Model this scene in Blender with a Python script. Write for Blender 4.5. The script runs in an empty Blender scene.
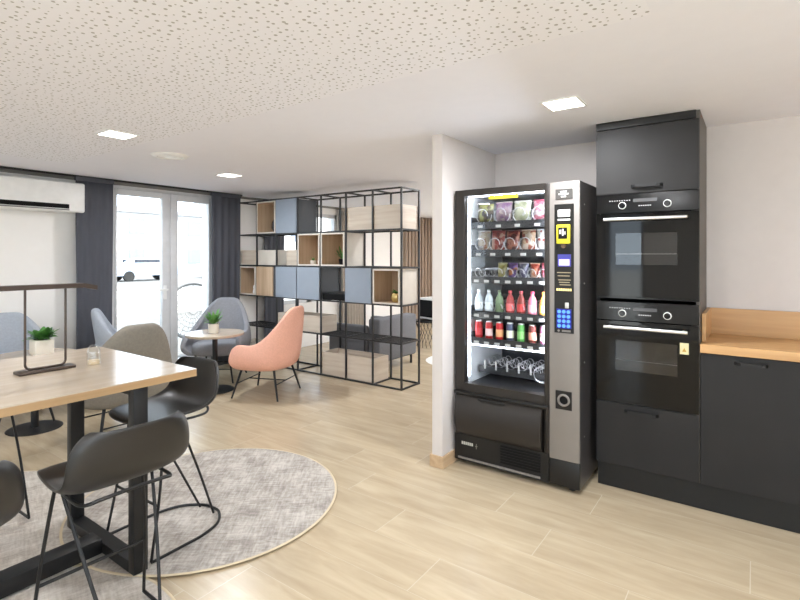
import bpy, bmesh, math, random
from mathutils import Vector, Matrix
random.seed(7)
PI = math.pi
sc = bpy.context.scene
COL = sc.collection

# ------------------------------------------------------------------ helpers
def lin(c):
    return tuple(((v/255)/12.92 if v/255 <= .04045 else ((v/255+.055)/1.055)**2.4) for v in c)

def mat(name, rgb, rough=.5, metal=0.0, var=.04, scale=12, bump=0.0, bscale=200, spec=.5, coat=0.0, stretch=(1,1,1)):
    m = bpy.data.materials.new(name); m.use_nodes = True
    nt = m.node_tree; b = nt.nodes['Principled BSDF']
    c = lin(rgb)
    tc = nt.nodes.new('ShaderNodeTexCoord'); mp = nt.nodes.new('ShaderNodeMapping')
    mp.inputs['Scale'].default_value = stretch
    nt.links.new(tc.outputs['Object'], mp.inputs['Vector'])
    n = nt.nodes.new('ShaderNodeTexNoise'); n.inputs['Scale'].default_value = scale; n.inputs['Detail'].default_value = 4
    nt.links.new(mp.outputs['Vector'], n.inputs['Vector'])
    r = nt.nodes.new('ShaderNodeValToRGB')
    r.color_ramp.elements[0].position = .3; r.color_ramp.elements[1].position = .7
    r.color_ramp.elements[0].color = tuple(max(0, v*(1-var)) for v in c)+(1,)
    r.color_ramp.elements[1].color = tuple(min(1, v*(1+var)) for v in c)+(1,)
    nt.links.new(n.outputs['Fac'], r.inputs['Fac']); nt.links.new(r.outputs['Color'], b.inputs['Base Color'])
    b.inputs['Roughness'].default_value = rough; b.inputs['Metallic'].default_value = metal
    b.inputs['Specular IOR Level'].default_value = spec
    if coat: b.inputs['Coat Weight'].default_value = coat; b.inputs['Coat Roughness'].default_value = .05
    if bump:
        n2 = nt.nodes.new('ShaderNodeTexNoise'); n2.inputs['Scale'].default_value = bscale; n2.inputs['Detail'].default_value = 2
        nt.links.new(mp.outputs['Vector'], n2.inputs['Vector'])
        bp = nt.nodes.new('ShaderNodeBump'); bp.inputs['Strength'].default_value = bump; bp.inputs['Distance'].default_value = .002
        nt.links.new(n2.outputs['Fac'], bp.inputs['Height']); nt.links.new(bp.outputs['Normal'], b.inputs['Normal'])
    return m

def emit(name, rgb, strength):
    m = bpy.data.materials.new(name); m.use_nodes = True
    b = m.node_tree.nodes['Principled BSDF']
    b.inputs['Base Color'].default_value = lin(rgb)+(1,)
    b.inputs['Emission Color'].default_value = lin(rgb)+(1,)
    b.inputs['Emission Strength'].default_value = strength
    return m

def glass(name, tint=(1, 1, 1), refl=1.0, rough=.0, ior=1.45):
    m = bpy.data.materials.new(name); m.use_nodes = True
    nt = m.node_tree; nt.nodes.clear()
    o = nt.nodes.new('ShaderNodeOutputMaterial'); mx = nt.nodes.new('ShaderNodeMixShader')
    t = nt.nodes.new('ShaderNodeBsdfTransparent'); g = nt.nodes.new('ShaderNodeBsdfGlossy')
    t.inputs['Color'].default_value = tint+(1,); g.inputs['Roughness'].default_value = rough
    f = nt.nodes.new('ShaderNodeFresnel'); f.inputs['IOR'].default_value = ior
    mu = nt.nodes.new('ShaderNodeMath'); mu.operation = 'MULTIPLY'; mu.inputs[1].default_value = refl
    ge = nt.nodes.new('ShaderNodeNewGeometry'); fr = nt.nodes.new('ShaderNodeMath'); fr.operation = 'SUBTRACT'; fr.inputs[0].default_value = 1.0
    m3 = nt.nodes.new('ShaderNodeMath'); m3.operation = 'MULTIPLY'; m3.use_clamp = True
    nt.links.new(ge.outputs['Backfacing'], fr.inputs[1]); nt.links.new(f.outputs[0], mu.inputs[0])
    nt.links.new(mu.outputs[0], m3.inputs[0]); nt.links.new(fr.outputs[0], m3.inputs[1]); nt.links.new(m3.outputs[0], mx.inputs[0])
    nt.links.new(t.outputs[0], mx.inputs[1]); nt.links.new(g.outputs[0], mx.inputs[2]); nt.links.new(mx.outputs[0], o.inputs[0])
    return m

def nb(): return bmesh.new()

def box(bm, x0, x1, y0, y1, z0, z1, bev=0, seg=2, M=None):
    r = bmesh.ops.create_cube(bm, size=1)
    vs = r['verts']
    for v in vs:
        v.co = Vector(((x0+x1)/2+v.co.x*(x1-x0), (y0+y1)/2+v.co.y*(y1-y0), (z0+z1)/2+v.co.z*(z1-z0)))
    if bev:
        es = list({e for v in vs for e in v.link_edges})
        rr = bmesh.ops.bevel(bm, geom=es, offset=bev, segments=seg, affect='EDGES', profile=.5)
        vs = list({v for f in rr['faces'] for v in f.verts} | {v for v in vs if v.is_valid})
    if M is not None:
        for v in vs: v.co = M @ v.co
    return bm

def cyl(bm, p0, p1, r0, r1=None, seg=16):
    p0, p1 = Vector(p0), Vector(p1); r1 = r0 if r1 is None else r1
    d = p1-p0; q = d.to_track_quat('Z', 'Y').to_matrix().to_4x4()
    bmesh.ops.create_cone(bm, cap_ends=True, segments=seg, radius1=r0, radius2=r1, depth=d.length,
                          matrix=Matrix.Translation((p0+p1)/2) @ q)
    return bm

def smooth_path(pts, n=6):
    P = [Vector(p) for p in pts]; out = []
    for i in range(len(P)-1):
        a = P[max(i-1, 0)]; b = P[i]; c = P[i+1]; d = P[min(i+2, len(P)-1)]
        for k in range(n):
            t = k/n
            out.append(.5*((2*b)+(-a+c)*t+(2*a-5*b+4*c-d)*t*t+(-a+3*b-3*c+d)*t*t*t))
    out.append(P[-1]); return out

def tube(bm, pts, r, seg=8, closed=False):
    P = [Vector(p) for p in pts]; n = len(P); rings = []
    up = Vector((0, 0, 1)); prev = None
    for i in range(n):
        if closed: t = (P[(i+1) % n]-P[i-1]).normalized()
        else: t = (P[min(i+1, n-1)]-P[max(i-1, 0)]).normalized()
        if prev is None:
            a = up if abs(t.dot(up)) < .95 else Vector((1, 0, 0))
            nrm = (a-t*a.dot(t)).normalized()
        else: nrm = (prev-t*prev.dot(t)).normalized()
        prev = nrm; bn = t.cross(nrm)
        rings.append([bm.verts.new(P[i]+(nrm*math.cos(2*PI*k/seg)+bn*math.sin(2*PI*k/seg))*r) for k in range(seg)])
    m = n if closed else n-1
    for i in range(m):
        A, B = rings[i], rings[(i+1) % n]
        for k in range(seg): bm.faces.new((A[k], A[(k+1) % seg], B[(k+1) % seg], B[k]))
    if not closed:
        bm.faces.new(rings[0][::-1]); bm.faces.new(rings[-1])
    return bm

def lathe(bm, prof, c=(0, 0, 0), seg=32):
    rings = []
    for r, z in prof:
        if r < 1e-5: rings.append([bm.verts.new((c[0], c[1], c[2]+z))])
        else: rings.append([bm.verts.new((c[0]+r*math.cos(2*PI*k/seg), c[1]+r*math.sin(2*PI*k/seg), c[2]+z)) for k in range(seg)])
    for A, B in zip(rings, rings[1:]):
        for k in range(seg):
            a, b = A[k % len(A)], A[(k+1) % len(A)]; d, e = B[k % len(B)], B[(k+1) % len(B)]
            vs = []
            for v in (a, b, e, d):
                if v not in vs: vs.append(v)
            if len(vs) > 2: bm.faces.new(vs)
    return bm

def grid(bm, rows, closed=False):
    V = [[bm.verts.new(p) for p in r] for r in rows]
    for A, B in zip(V, V[1:]):
        for k in range(len(A)-1): bm.faces.new((A[k], A[k+1], B[k+1], B[k]))
    return V

def obj(name, bm, m, parent=None, smooth=False, loc=None, rotz=0, auto=True):
    bmesh.ops.recalc_face_normals(bm, faces=bm.faces)
    me = bpy.data.meshes.new(name); bm.to_mesh(me); bm.free()
    me.materials.append(m)
    if smooth:
        for p in me.polygons: p.use_smooth = True
        if auto:
            try: me.set_sharp_from_angle(angle=math.radians(40))
            except Exception: pass
    o = bpy.data.objects.new(name, me); COL.objects.link(o)
    if parent: o.parent = parent
    if loc: o.location = loc
    if rotz: o.rotation_euler = (0, 0, rotz)
    return o

def tag(o, label, cat, group=None, kind=None):
    o['label'] = label; o['category'] = cat
    if group: o['group'] = group
    if kind: o['kind'] = kind
    return o

def thing(name, label, cat, loc=(0, 0, 0), rotz=0, group=None):
    o = bpy.data.objects.new(name, None); COL.objects.link(o)
    o.empty_display_size = .1
    o.location = loc; o.rotation_euler = (0, 0, rotz)
    return tag(o, label, cat, group)

def struct(name, bm, m, smooth=False):
    o = obj(name, bm, m, None, smooth); o['kind'] = 'structure'; return o

def kids(o, table):
    return table.get(o, [])

def dup(root, loc, rotz, label, group=None):
    r = root.copy(); COL.objects.link(r); r.location = loc; r.rotation_euler = (0, 0, rotz); r['label'] = label
    if group: r['group'] = group
    for ch in [o for o in COL.objects if o.parent == root]:
        c = ch.copy(); COL.objects.link(c); c.parent = r
        for g in [o for o in COL.objects if o.parent == ch]:
            d = g.copy(); COL.objects.link(d); d.parent = c
    return r

def b_(*a, **k): return box(nb(), *a, **k)

# ------------------------------------------------------------------ camera
H = 1.45
cam = bpy.data.cameras.new('camera'); co = bpy.data.objects.new('camera', cam); COL.objects.link(co)
co.location = (0, 0, H); co.rotation_euler = (PI/2, 0, math.radians(35.5))
cam.sensor_width = 36; cam.lens = 497/800*36; cam.shift_y = -44/800; cam.clip_start = .05; cam.clip_end = 400
sc.camera = co

# ------------------------------------------------------------------ materials
M_wall = mat('wall_paint', (238, 236, 233), .85, var=.01, bump=.05)
M_wallw = mat('wall_paint_greige', (203, 197, 194), .85, var=.015, bump=.05)
M_white = mat('white_plastic', (232, 232, 230), .35)
M_frame_w = mat('white_aluminium', (205, 206, 208), .4)
M_blackm = mat('black_powder_coat', (20, 20, 21), .45, spec=.4)
M_shelfm = mat('anthracite_metal', (40, 41, 43), .45)
M_stool = mat('stool_plastic', (32, 30, 28), .36, spec=.5, bump=.15, bscale=600)
M_kitch = mat('charcoal_laminate', (32, 31, 31), .55, spec=.3, var=.1, scale=5, bump=.1, bscale=400)
M_kitch_side = mat('greige_laminate', (88, 82, 76), .5, var=.04)
M_plinth = mat('black_plinth', (22, 22, 22), .45, spec=.4)
M_ovg = mat('oven_black_glass', (5, 5, 5), .05, spec=.3)
M_ovp = mat('oven_panel_black', (7, 7, 8), .12, spec=.35)
M_steel = mat('brushed_steel', (215, 215, 212), .28, metal=.9, var=.03, scale=40, stretch=(1, 30, 1))
M_silver = mat('silver_panel', (132, 127, 123), .4, metal=.2, var=.02)
M_vend = mat('vending_dark_bronze', (40, 36, 33), .42, spec=.4, var=.05)
M_vendbk = mat('vending_black', (20, 19, 18), .4, spec=.4)
M_vendside = mat('vending_side_grey', (78, 75, 76), .3, metal=.3)
M_lamp = mat('bronze_metal', (72, 60, 52), .38, metal=.5)
M_curt = mat('charcoal_curtain', (74, 76, 84), .9, var=.06, scale=30, stretch=(1, 1, .2))
M_curtan = mat('taupe_curtain', (150, 140, 130), .9, var=.06)
M_pink = mat('pink_fabric', (228, 174, 154), .9, var=.05, scale=60, bump=.4, bscale=500)
M_grey = mat('grey_fabric', (140, 142, 148), .92, var=.07, scale=60, bump=.4, bscale=500)
M_greyl = mat('light_blue_grey_fabric', (165, 172, 182), .92, var=.06, scale=60, bump=.4, bscale=500)
M_taupe = mat('taupe_fabric', (128, 122, 112), .92, var=.08, scale=60, bump=.4, bscale=500)
M_sofa = mat('sofa_fabric', (108, 109, 113), .92, var=.06, scale=40, bump=.3)
M_pot = mat('cream_ceramic', (226, 220, 208), .5)
M_leaf = mat('leaf_green', (96, 150, 78), .5, var=.3, scale=30)
M_leaf2 = mat('dark_leaf_green', (78, 132, 62), .4, var=.3, scale=30)
M_soil = mat('potting_soil', (60, 45, 35), .95, var=.3, scale=80)
M_blue = mat('steel_blue_lacquer', (140, 151, 165), .35, var=.02)
M_dkblue = mat('dark_slate_panel', (70, 74, 80), .5)
M_gold = mat('gold_ceramic', (205, 180, 120), .25, metal=.7)
M_dark = mat('dark_interior', (12, 12, 13), .7, spec=.2)
M_int = mat('vending_interior_white', (225, 228, 232), .4)
M_rubber = mat('rubber_foot', (20, 20, 20), .8)
M_red = mat('red_can', (190, 28, 36), .3)
M_glass = glass('clear_glass', (.97, .98, .98), 1.0)
M_vglass = glass('display_glass', (.96, .97, .98), 1.0)
M_jar = glass('jar_glass', (.96, .97, .97), 2.0, .03)

def wood(name, c1, c2, axis='X', scale=1.0, rough=.45, grain=9):
    m = bpy.data.materials.new(name); m.use_nodes = True
    nt = m.node_tree; b = nt.nodes['Principled BSDF']
    tc = nt.nodes.new('ShaderNodeTexCoord'); mp = nt.nodes.new('ShaderNodeMapping')
    s = {'X': (.6, grain, grain), 'Y': (grain, .6, grain), 'Z': (grain, grain, .6), 'XY': (.8, .8, grain)}[axis]
    mp.inputs['Scale'].default_value = tuple(v*scale for v in s)
    nt.links.new(tc.outputs['Object'], mp.inputs['Vector'])
    n = nt.nodes.new('ShaderNodeTexNoise'); n.inputs['Scale'].default_value = 2.2; n.inputs['Detail'].default_value = 6
    n.inputs['Distortion'].default_value = .4
    nt.links.new(mp.outputs['Vector'], n.inputs['Vector'])
    r = nt.nodes.new('ShaderNodeValToRGB'); r.color_ramp.elements[0].position = .35; r.color_ramp.elements[1].position = .68
    r.color_ramp.elements[0].color = lin(c1)+(1,); r.color_ramp.elements[1].color = lin(c2)+(1,)
    nt.links.new(n.outputs['Fac'], r.inputs['Fac']); nt.links.new(r.outputs['Color'], b.inputs['Base Color'])
    b.inputs['Roughness'].default_value = rough
    return m

M_oakt = wood('oak_table_top', (184, 168, 148), (194, 179, 160), 'Y', rough=.16)
M_oake = wood('oak_edge', (160, 128, 90), (178, 146, 106), 'Y')
M_oakw = wood('oak_worktop', (176, 134, 86), (197, 156, 106), 'X', 1.0, .4)
M_oakb = wood('pale_oak_box', (196, 182, 166), (212, 202, 188), 'XY', 1.2)
M_oakbi = wood('oak_box_inside', (184, 158, 130), (204, 180, 152), 'Z', 1.2)
M_boxrim = mat('cream_box_edge', (214, 208, 198), .5)
M_slat = wood('walnut_slat', (140, 122, 108), (160, 142, 126), 'Z')
M_skirt = wood('oak_skirting', (178, 150, 118), (198, 172, 140), 'Y')

# floor
def floor_mat():
    m = bpy.data.materials.new('oak_plank_tiles'); m.use_nodes = True
    nt = m.node_tree; N = nt.nodes; L = nt.links; b = N['Principled BSDF']
    tc = N.new('ShaderNodeTexCoord'); sx = N.new('ShaderNodeSeparateXYZ'); L.new(tc.outputs['Object'], sx.inputs[0])
    def math_(op, a, b2=None):
        n = N.new('ShaderNodeMath'); n.operation = op
        for i, v in enumerate((a, b2)):
            if v is None: continue
            if isinstance(v, (int, float)): n.inputs[i].default_value = v
            else: L.new(v, n.inputs[i])
        return n.outputs[0]
    W, LN = .28, 1.18
    yy = math_('DIVIDE', math_('ADD', sx.outputs['Y'], 10.0-.01+.28*.0), W)
    row = math_('FLOOR', yy); fy = math_('FRACT', yy)
    wn = N.new('ShaderNodeTexWhiteNoise'); wn.noise_dimensions = '1D'; L.new(row, wn.inputs['W'])
    xx = math_('ADD', math_('DIVIDE', math_('ADD', sx.outputs['X'], 10.0), LN), wn.outputs['Value'])
    colm = math_('FLOOR', xx); fx = math_('FRACT', xx)
    jy = math_('LESS_THAN', math_('MINIMUM', fy, math_('SUBTRACT', 1.0, fy)), .0035)
    jx = math_('LESS_THAN', math_('MINIMUM', fx, math_('SUBTRACT', 1.0, fx)), .0016)
    j = math_('MAXIMUM', jy, jx)
    w2 = N.new('ShaderNodeTexWhiteNoise'); w2.noise_dimensions = '2D'
    cb = N.new('ShaderNodeCombineXYZ'); L.new(row, cb.inputs[0]); L.new(colm, cb.inputs[1]); L.new(cb.outputs[0], w2.inputs['Vector'])
    # grain
    ofs = N.new('ShaderNodeVectorMath'); ofs.operation = 'MULTIPLY_ADD'
    L.new(w2.outputs['Color'], ofs.inputs[0]); ofs.inputs[1].default_value = (7, 7, 7)
    L.new(tc.outputs['Object'], ofs.inputs[2])
    mp = N.new('ShaderNodeMapping'); mp.inputs['Scale'].default_value = (.9, 6, 1); L.new(ofs.outputs[0], mp.inputs['Vector'])
    n = N.new('ShaderNodeTexNoise'); n.inputs['Scale'].default_value = 2.2; n.inputs['Detail'].default_value = 7; n.inputs['Roughness'].default_value = .6
    n.inputs['Distortion'].default_value = .5
    L.new(mp.outputs[0], n.inputs['Vector'])
    r = N.new('ShaderNodeValToRGB'); e = r.color_ramp.elements
    e[0].position = .3; e[1].position = .72
    e[0].color = lin((172, 155, 129))+(1,); e[1].color = lin((195, 179, 152))+(1,)
    L.new(n.outputs['Fac'], r.inputs['Fac'])
    hs = N.new('ShaderNodeHueSaturation'); L.new(r.outputs['Color'], hs.inputs['Color'])
    L.new(math_('ADD', math_('MULTIPLY', w2.outputs['Value'], .07), .965), hs.inputs['Value'])
    mx = N.new('ShaderNodeMix'); mx.data_type = 'RGBA'; L.new(j, mx.inputs['Factor'])
    L.new(hs.outputs[0], mx.inputs['A']); mx.inputs['B'].default_value = lin((199, 187, 165))+(1,)
    L.new(mx.outputs['Result'], b.inputs['Base Color'])
    b.inputs['Roughness'].default_value = .25; b.inputs['Specular IOR Level'].default_value = .5
    return m
M_floor = floor_mat()

def ceiling_mat():
    m = bpy.data.materials.new('perforated_acoustic_board'); m.use_nodes = True
    nt = m.node_tree; N = nt.nodes; L = nt.links; b = N['Principled BSDF']
    tc = N.new('ShaderNodeTexCoord')
    def layer(scale, lo, hi):
        v = N.new('ShaderNodeTexVoronoi'); v.voronoi_dimensions = '2D'; v.inputs['Scale'].default_value = scale
        v.inputs['Randomness'].default_value = .72
        L.new(tc.outputs['Object'], v.inputs['Vector'])
        sp = N.new('ShaderNodeSeparateColor'); L.new(v.outputs['Color'], sp.inputs[0])
        mr = N.new('ShaderNodeMapRange'); L.new(sp.outputs[0], mr.inputs[0]); mr.inputs[3].default_value = lo; mr.inputs[4].default_value = hi
        lt = N.new('ShaderNodeMath'); lt.operation = 'LESS_THAN'; L.new(v.outputs['Distance'], lt.inputs[0]); L.new(mr.outputs[0], lt.inputs[1])
        return lt.outputs[0]
    a = layer(28, .075, .205)
    mx = N.new('ShaderNodeMix'); mx.data_type = 'RGBA'; L.new(a, mx.inputs['Factor'])
    mx.inputs['A'].default_value = lin((237, 238, 245))+(1,); mx.inputs['B'].default_value = lin((172, 172, 172))+(1,)
    L.new(mx.outputs['Result'], b.inputs['Base Color']); b.inputs['Roughness'].default_value = .9
    return m
M_perf = ceiling_mat()

def rug_mat(name, ang, c1, c2, c3):
    m = bpy.data.materials.new(name); m.use_nodes = True
    nt = m.node_tree; N = nt.nodes; L = nt.links; b = N['Principled BSDF']
    tc = N.new('ShaderNodeTexCoord'); mp = N.new('ShaderNodeMapping')
    mp.inputs['Rotation'].default_value = (0, 0, ang); L.new(tc.outputs['Object'], mp.inputs['Vector'])
    m2 = N.new('ShaderNodeMapping'); m2.inputs['Scale'].default_value = (3, 22, 1); L.new(mp.outputs[0], m2.inputs['Vector'])
    m3 = N.new('ShaderNodeMapping'); m3.inputs['Scale'].default_value = (30, 5, 1); L.new(mp.outputs[0], m3.inputs['Vector'])
    def noise(src, s, d=5):
        n = N.new('ShaderNodeTexNoise'); n.inputs['Scale'].default_value = s; n.inputs['Detail'].default_value = d; n.inputs['Roughness'].default_value = .7
        L.new(src, n.inputs['Vector']); return n.outputs['Fac']
    a = noise(m2.outputs[0], 2.6); c = noise(m3.outputs[0], 2.4); d = noise(mp.outputs[0], 5.5, 4)
    ad = N.new('ShaderNodeMath'); ad.operation = 'ADD'; L.new(a, ad.inputs[0]); L.new(c, ad.inputs[1])
    ad2 = N.new('ShaderNodeMath'); ad2.operation = 'MULTIPLY_ADD'; L.new(ad.outputs[0], ad2.inputs[0]); ad2.inputs[1].default_value = .3
    mu = N.new('ShaderNodeMath'); mu.operation = 'MULTIPLY'; L.new(d, mu.inputs[0]); mu.inputs[1].default_value = .4
    L.new(mu.outputs[0], ad2.inputs[2])
    r = N.new('ShaderNodeValToRGB'); e = r.color_ramp.elements
    e[0].position = .42; e[1].position = .58; e[0].color = lin(c1)+(1,); e[1].color = lin(c3)+(1,)
    x = r.color_ramp.elements.new(.5); x.color = lin(c2)+(1,)
    L.new(ad2.outputs[0], r.inputs['Fac']); L.new(r.outputs['Color'], b.inputs['Base Color'])
    b.inputs['Roughness'].default_value = .95
    bp = N.new('ShaderNodeBump'); bp.inputs['Strength'].default_value = .4; bp.inputs['Distance'].default_value = .004
    L.new(ad.outputs[0], bp.inputs['Height']); L.new(bp.outputs['Normal'], b.inputs['Normal'])
    return m
M_rug = rug_mat('distressed_rug_grey', .9, (142, 134, 127), (172, 165, 157), (197, 191, 183))
M_rug2 = rug_mat('distressed_rug_beige', .3, (165, 156, 146), (190, 182, 172), (210, 204, 196))
M_rugb = mat('rug_binding', (206, 190, 160), .9)

# ------------------------------------------------------------------ room shell
XW = -5.87; CZ = 2.285; YB = -3.2; XR = 2.4; YF = 9.6; YK = 3.78; XP0, XP1 = -1.815, -1.735
struct('floor', b_(XW-.3, XR+.1, YB-.1, YF+.1, -.1, 0), M_floor)
# ceiling: plain and perforated fields side by side in one plane
def slab(x0, x1, y0, y1): return b_(x0, x1, y0, y1, CZ, CZ+.08)
PX0, PX1, PY1 = -5.05, -.29, 1.9
struct('trim_1', slab(PX0, PX1, YB, PY1), M_perf)
c = nb()
box(c, XW-.3, XR+.1, PY1, YF+.1, CZ, CZ+.08); box(c, XW-.3, PX0, YB, PY1, CZ, CZ+.08); box(c, PX1, XR+.1, YB, PY1, CZ, CZ+.08)
M_ceil = mat('ceiling_paint', (234, 235, 243), .9, var=.008)
struct('ceiling', c, M_ceil)
# left wall with the french door and a window further back
D0, D1, DT = 2.668, 3.946, 2.262
W0, W1, WZ0, WZ1 = 5.06, 6.38, .70, 2.155
w = nb()
box(w, XW-.25, XW, YB, D0, 0, CZ); box(w, XW-.25, XW, D0, D1, DT, CZ); box(w, XW-.25, XW, D1, W0, 0, CZ)
box(w, XW-.25, XW, W0, W1, 0, WZ0); box(w, XW-.25, XW, W0, W1, WZ1, CZ); box(w, XW-.25, XW, W1, YF, 0, CZ)
struct('wall_left', w, M_wall)
struct('wall_partition', b_(XP0, XP1, 2.93, YF, 0, CZ), M_wallw)
struct('wall_kitchen', b_(XP1, XR, YK, YK+.15, 0, CZ), M_wallw)
# wall behind the camera has a long window band
def glazed_wall(name, a0, a1, wins, z0, z1, M, nwin):
    """wall along local x from a0 to a1, 0.2 thick towards -y, with glazed openings"""
    w = nb(); a = a0
    for (p, q) in wins:
        box(w, a, p, -.2, 0, 0, CZ, M=M); box(w, p, q, -.2, 0, 0, z0, M=M); box(w, p, q, -.2, 0, z1, CZ, M=M); a = q
    box(w, a, a1, -.2, 0, 0, CZ, M=M)
    struct(name, w, M_wall)
    for i, (p, q) in enumerate(wins):
        f = nb()
        box(f, p, p+.06, -.12, -.06, z0, z1, M=M); box(f, q-.06, q, -.12, -.06, z0, z1, M=M)
        box(f, p+.06, q-.06, -.12, -.06, z0, z0+.06, M=M); box(f, p+.06, q-.06, -.12, -.06, z1-.06, z1, M=M)
        k = p+1.3
        while k < q-.6: box(f, k-.03, k+.03, -.12, -.06, z0+.06, z1-.06, M=M); k += 1.3
        fr = struct('window_%d' % (nwin+i), f, M_frame_w)
        obj('pane', box(nb(), p+.04, q-.04, -.095, -.088, z0+.04, z1-.04, M=M), M_glass, fr)
glazed_wall('wall_back', XW-.25, XR+.12, [(-5.6, -4.5), (-2.25, -1.6), (-.5, 2.2)], .06, 2.22, Matrix.Translation((0, YB, 0)), 2)
glazed_wall('wall_right', -YK-.15, -YB, [(-2.2, 2.8)], .95, 2.15, Matrix.Translation((XR, 0, 0)) @ Matrix.Rotation(-PI/2, 4, 'Z') @ Matrix.Scale(-1, 4, (0, 1, 0)) @ Matrix.Scale(1, 4) if False else Matrix(((0, -1, 0, XR), (-1, 0, 0, 0), (0, 0, 1, 0), (0, 0, 0, 1))), 5)  # unseen right-hand window added for the daylight it lets in
glazed_wall('wall_far', -XP1, -XW, [(2.1, 3.9)], .06, 2.22, Matrix(((-1, 0, 0, 0), (0, -1, 0, YF), (0, 0, 1, 0), (0, 0, 0, 1))), 6)  # out-of-view end window added to brighten the lounge and slats
# skirting
s = nb(); box(s, XP0-.014, XP1+.014, 2.916, 2.93, 0, .082, bev=.003); box(s, XP1, XP1+.014, 2.93, YK, 0, .082); box(s, XP0-.014, XP0, 2.93, YF, 0, .082)
struct('baseboard_partition', s, M_skirt)
s = nb(); box(s, XW, XW+.014, YB, D0-.0, 0, .08); box(s, XW, XW+.014, D1, YF, 0, .08)
struct('baseboard_left', s, M_wall)
# grey strip along the top of the window wall
struct('trim_2', b_(XW, XW+.035, YB, YF, CZ-.03, CZ), mat('grey_strip', (120, 118, 114), .7))
# slat cladding
sl = nb()
y = 8.36
while y < YF-.05:
    box(sl, XW+.02, XW+.045, y, y+.075, 0, CZ); y += .125
box(sl, XW, XW+.02, 8.33, YF, 0, CZ)
struct('wall_slats', sl, M_slat)

# french door (frame, two leaves)
f = nb(); X0, X1 = XW-.09, XW-.02
box(f, X0, X1, D0, D1, DT-.04, DT); box(f, X0, X1, D0, D0+.03, 0, DT-.04); box(f, X0, X1, D1-.03, D1, 0, DT-.04)
door = struct('door_1', f, M_frame_w)
def leaf(y0, y1, g0, g1, gt):
    m = nb(); xa, xb = XW-.075, XW-.01
    box(m, xa, xb, y0, g0, .02, DT-.045, bev=.006); box(m, xa, xb, g1, y1, .02, DT-.045, bev=.006)
    box(m, xa, xb, g0, g1, gt, DT-.045); box(m, xa, xb, g0, g1, .02, .16)
    o = obj('door_leaf', m, M_frame_w, door, True)
    obj('pane', b_(xa+.02, xa+.03, g0, g1, .16, gt), M_glass, o)
    return o
l1 = leaf(D0+.032, 3.356, 2.725, 3.253, 2.15); l2 = leaf(3.359, D1-.032, 3.453, 3.884, 2.14)
m = nb(); cyl(m, (XW-.01, 3.284, 1.04), (XW+.05, 3.284, 1.04), .012); box(m, XW+.035, XW+.055, 3.17, 3.296, 1.03, 1.052, bev=.005); box(m, XW-.012, XW+.0, 3.264, 3.304, .92, 1.09, bev=.004)
obj('door_handle', m, M_white, l1, True)
# far window
f = nb()
for (a, b2) in ((W0, W0+.06), ((W0+W1)/2-.05, (W0+W1)/2+.05), (W1-.06, W1)): box(f, XW-.1, XW-.03, a, b2, WZ0, WZ1)
box(f, XW-.1, XW-.03, W0, W1, WZ0, WZ0+.06); box(f, XW-.1, XW-.03, W0, W1, WZ1-.06, WZ1)
wf = struct('window_1', f, M_frame_w)
obj('pane', b_(XW-.07, XW-.06, W0+.03, W1-.03, WZ0+.03, WZ1-.03), M_glass, wf)

# outside
M_pave = mat('pale_paving', (205, 203, 198), .9, var=.05, scale=2)
def pave():
    m = M_pave; nt = m.node_tree; N = nt.nodes; L = nt.links
    br = N.new('ShaderNodeTexBrick'); br.inputs['Scale'].default_value = 2.2; br.inputs['Mortar Size'].default_value = .02
    br.inputs['Color1'].default_value = lin((100, 99, 97))+(1,); br.inputs['Color2'].default_value = lin((90, 89, 87))+(1,); br.inputs['Mortar'].default_value = lin((35, 35, 35))+(1,)
    tc = N.new('ShaderNodeTexCoord'); L.new(tc.outputs['Object'], br.inputs['Vector']); L.new(br.outputs['Color'], N['Principled BSDF'].inputs['Base Color'])
pave()
struct('ground', b_(-70, XW-.3, YB, 60, -.3, -.12), M_pave)
struct('ground', b_(-60, 40, -50, YB, -.3, -.12), mat('pale_terrace', (205, 203, 198), .9))
struct('ground', b_(XW-.3, 60, YB, 60, -.3, -.12), mat('pale_terrace_side', (205, 203, 198), .9))
o = obj('boundary_wall', b_(-13.2, -13.0, 3, 24, -.12, .55), mat('rendered_wall', (200, 198, 192), .9)); tag(o, 'low pale rendered wall at the far side of the paved yard outside', 'wall')
def building(loc, w_, d_, h_, label):
    t = thing('building', label, 'building', loc)
    obj('wall', b_(-d_, 0, 0, w_, 0, h_), mat('render_'+label[:5], (214, 212, 210), .9), t)
    obj('roof', b_(-d_-.3, .3, -.3, w_+.3, h_, h_+.35), mat('roof_grey', (150, 150, 152), .8), t)
    k = .8
    while k < w_-1.4:
        for zz in (.9, 3.4):
            if zz+1.3 < h_: obj('window', b_(0, .05, k, k+1.3, zz, zz+1.3), mat('far_window', (120, 130, 145), .3), t)
        k += 2.6
building((-42, 17, -.12), 13, 6, 5.2, 'low pale building seen through the left door leaf')
building((-46, 33, -.12), 16, 6, 7.6, 'taller pale building seen through the right door leaf')
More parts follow.
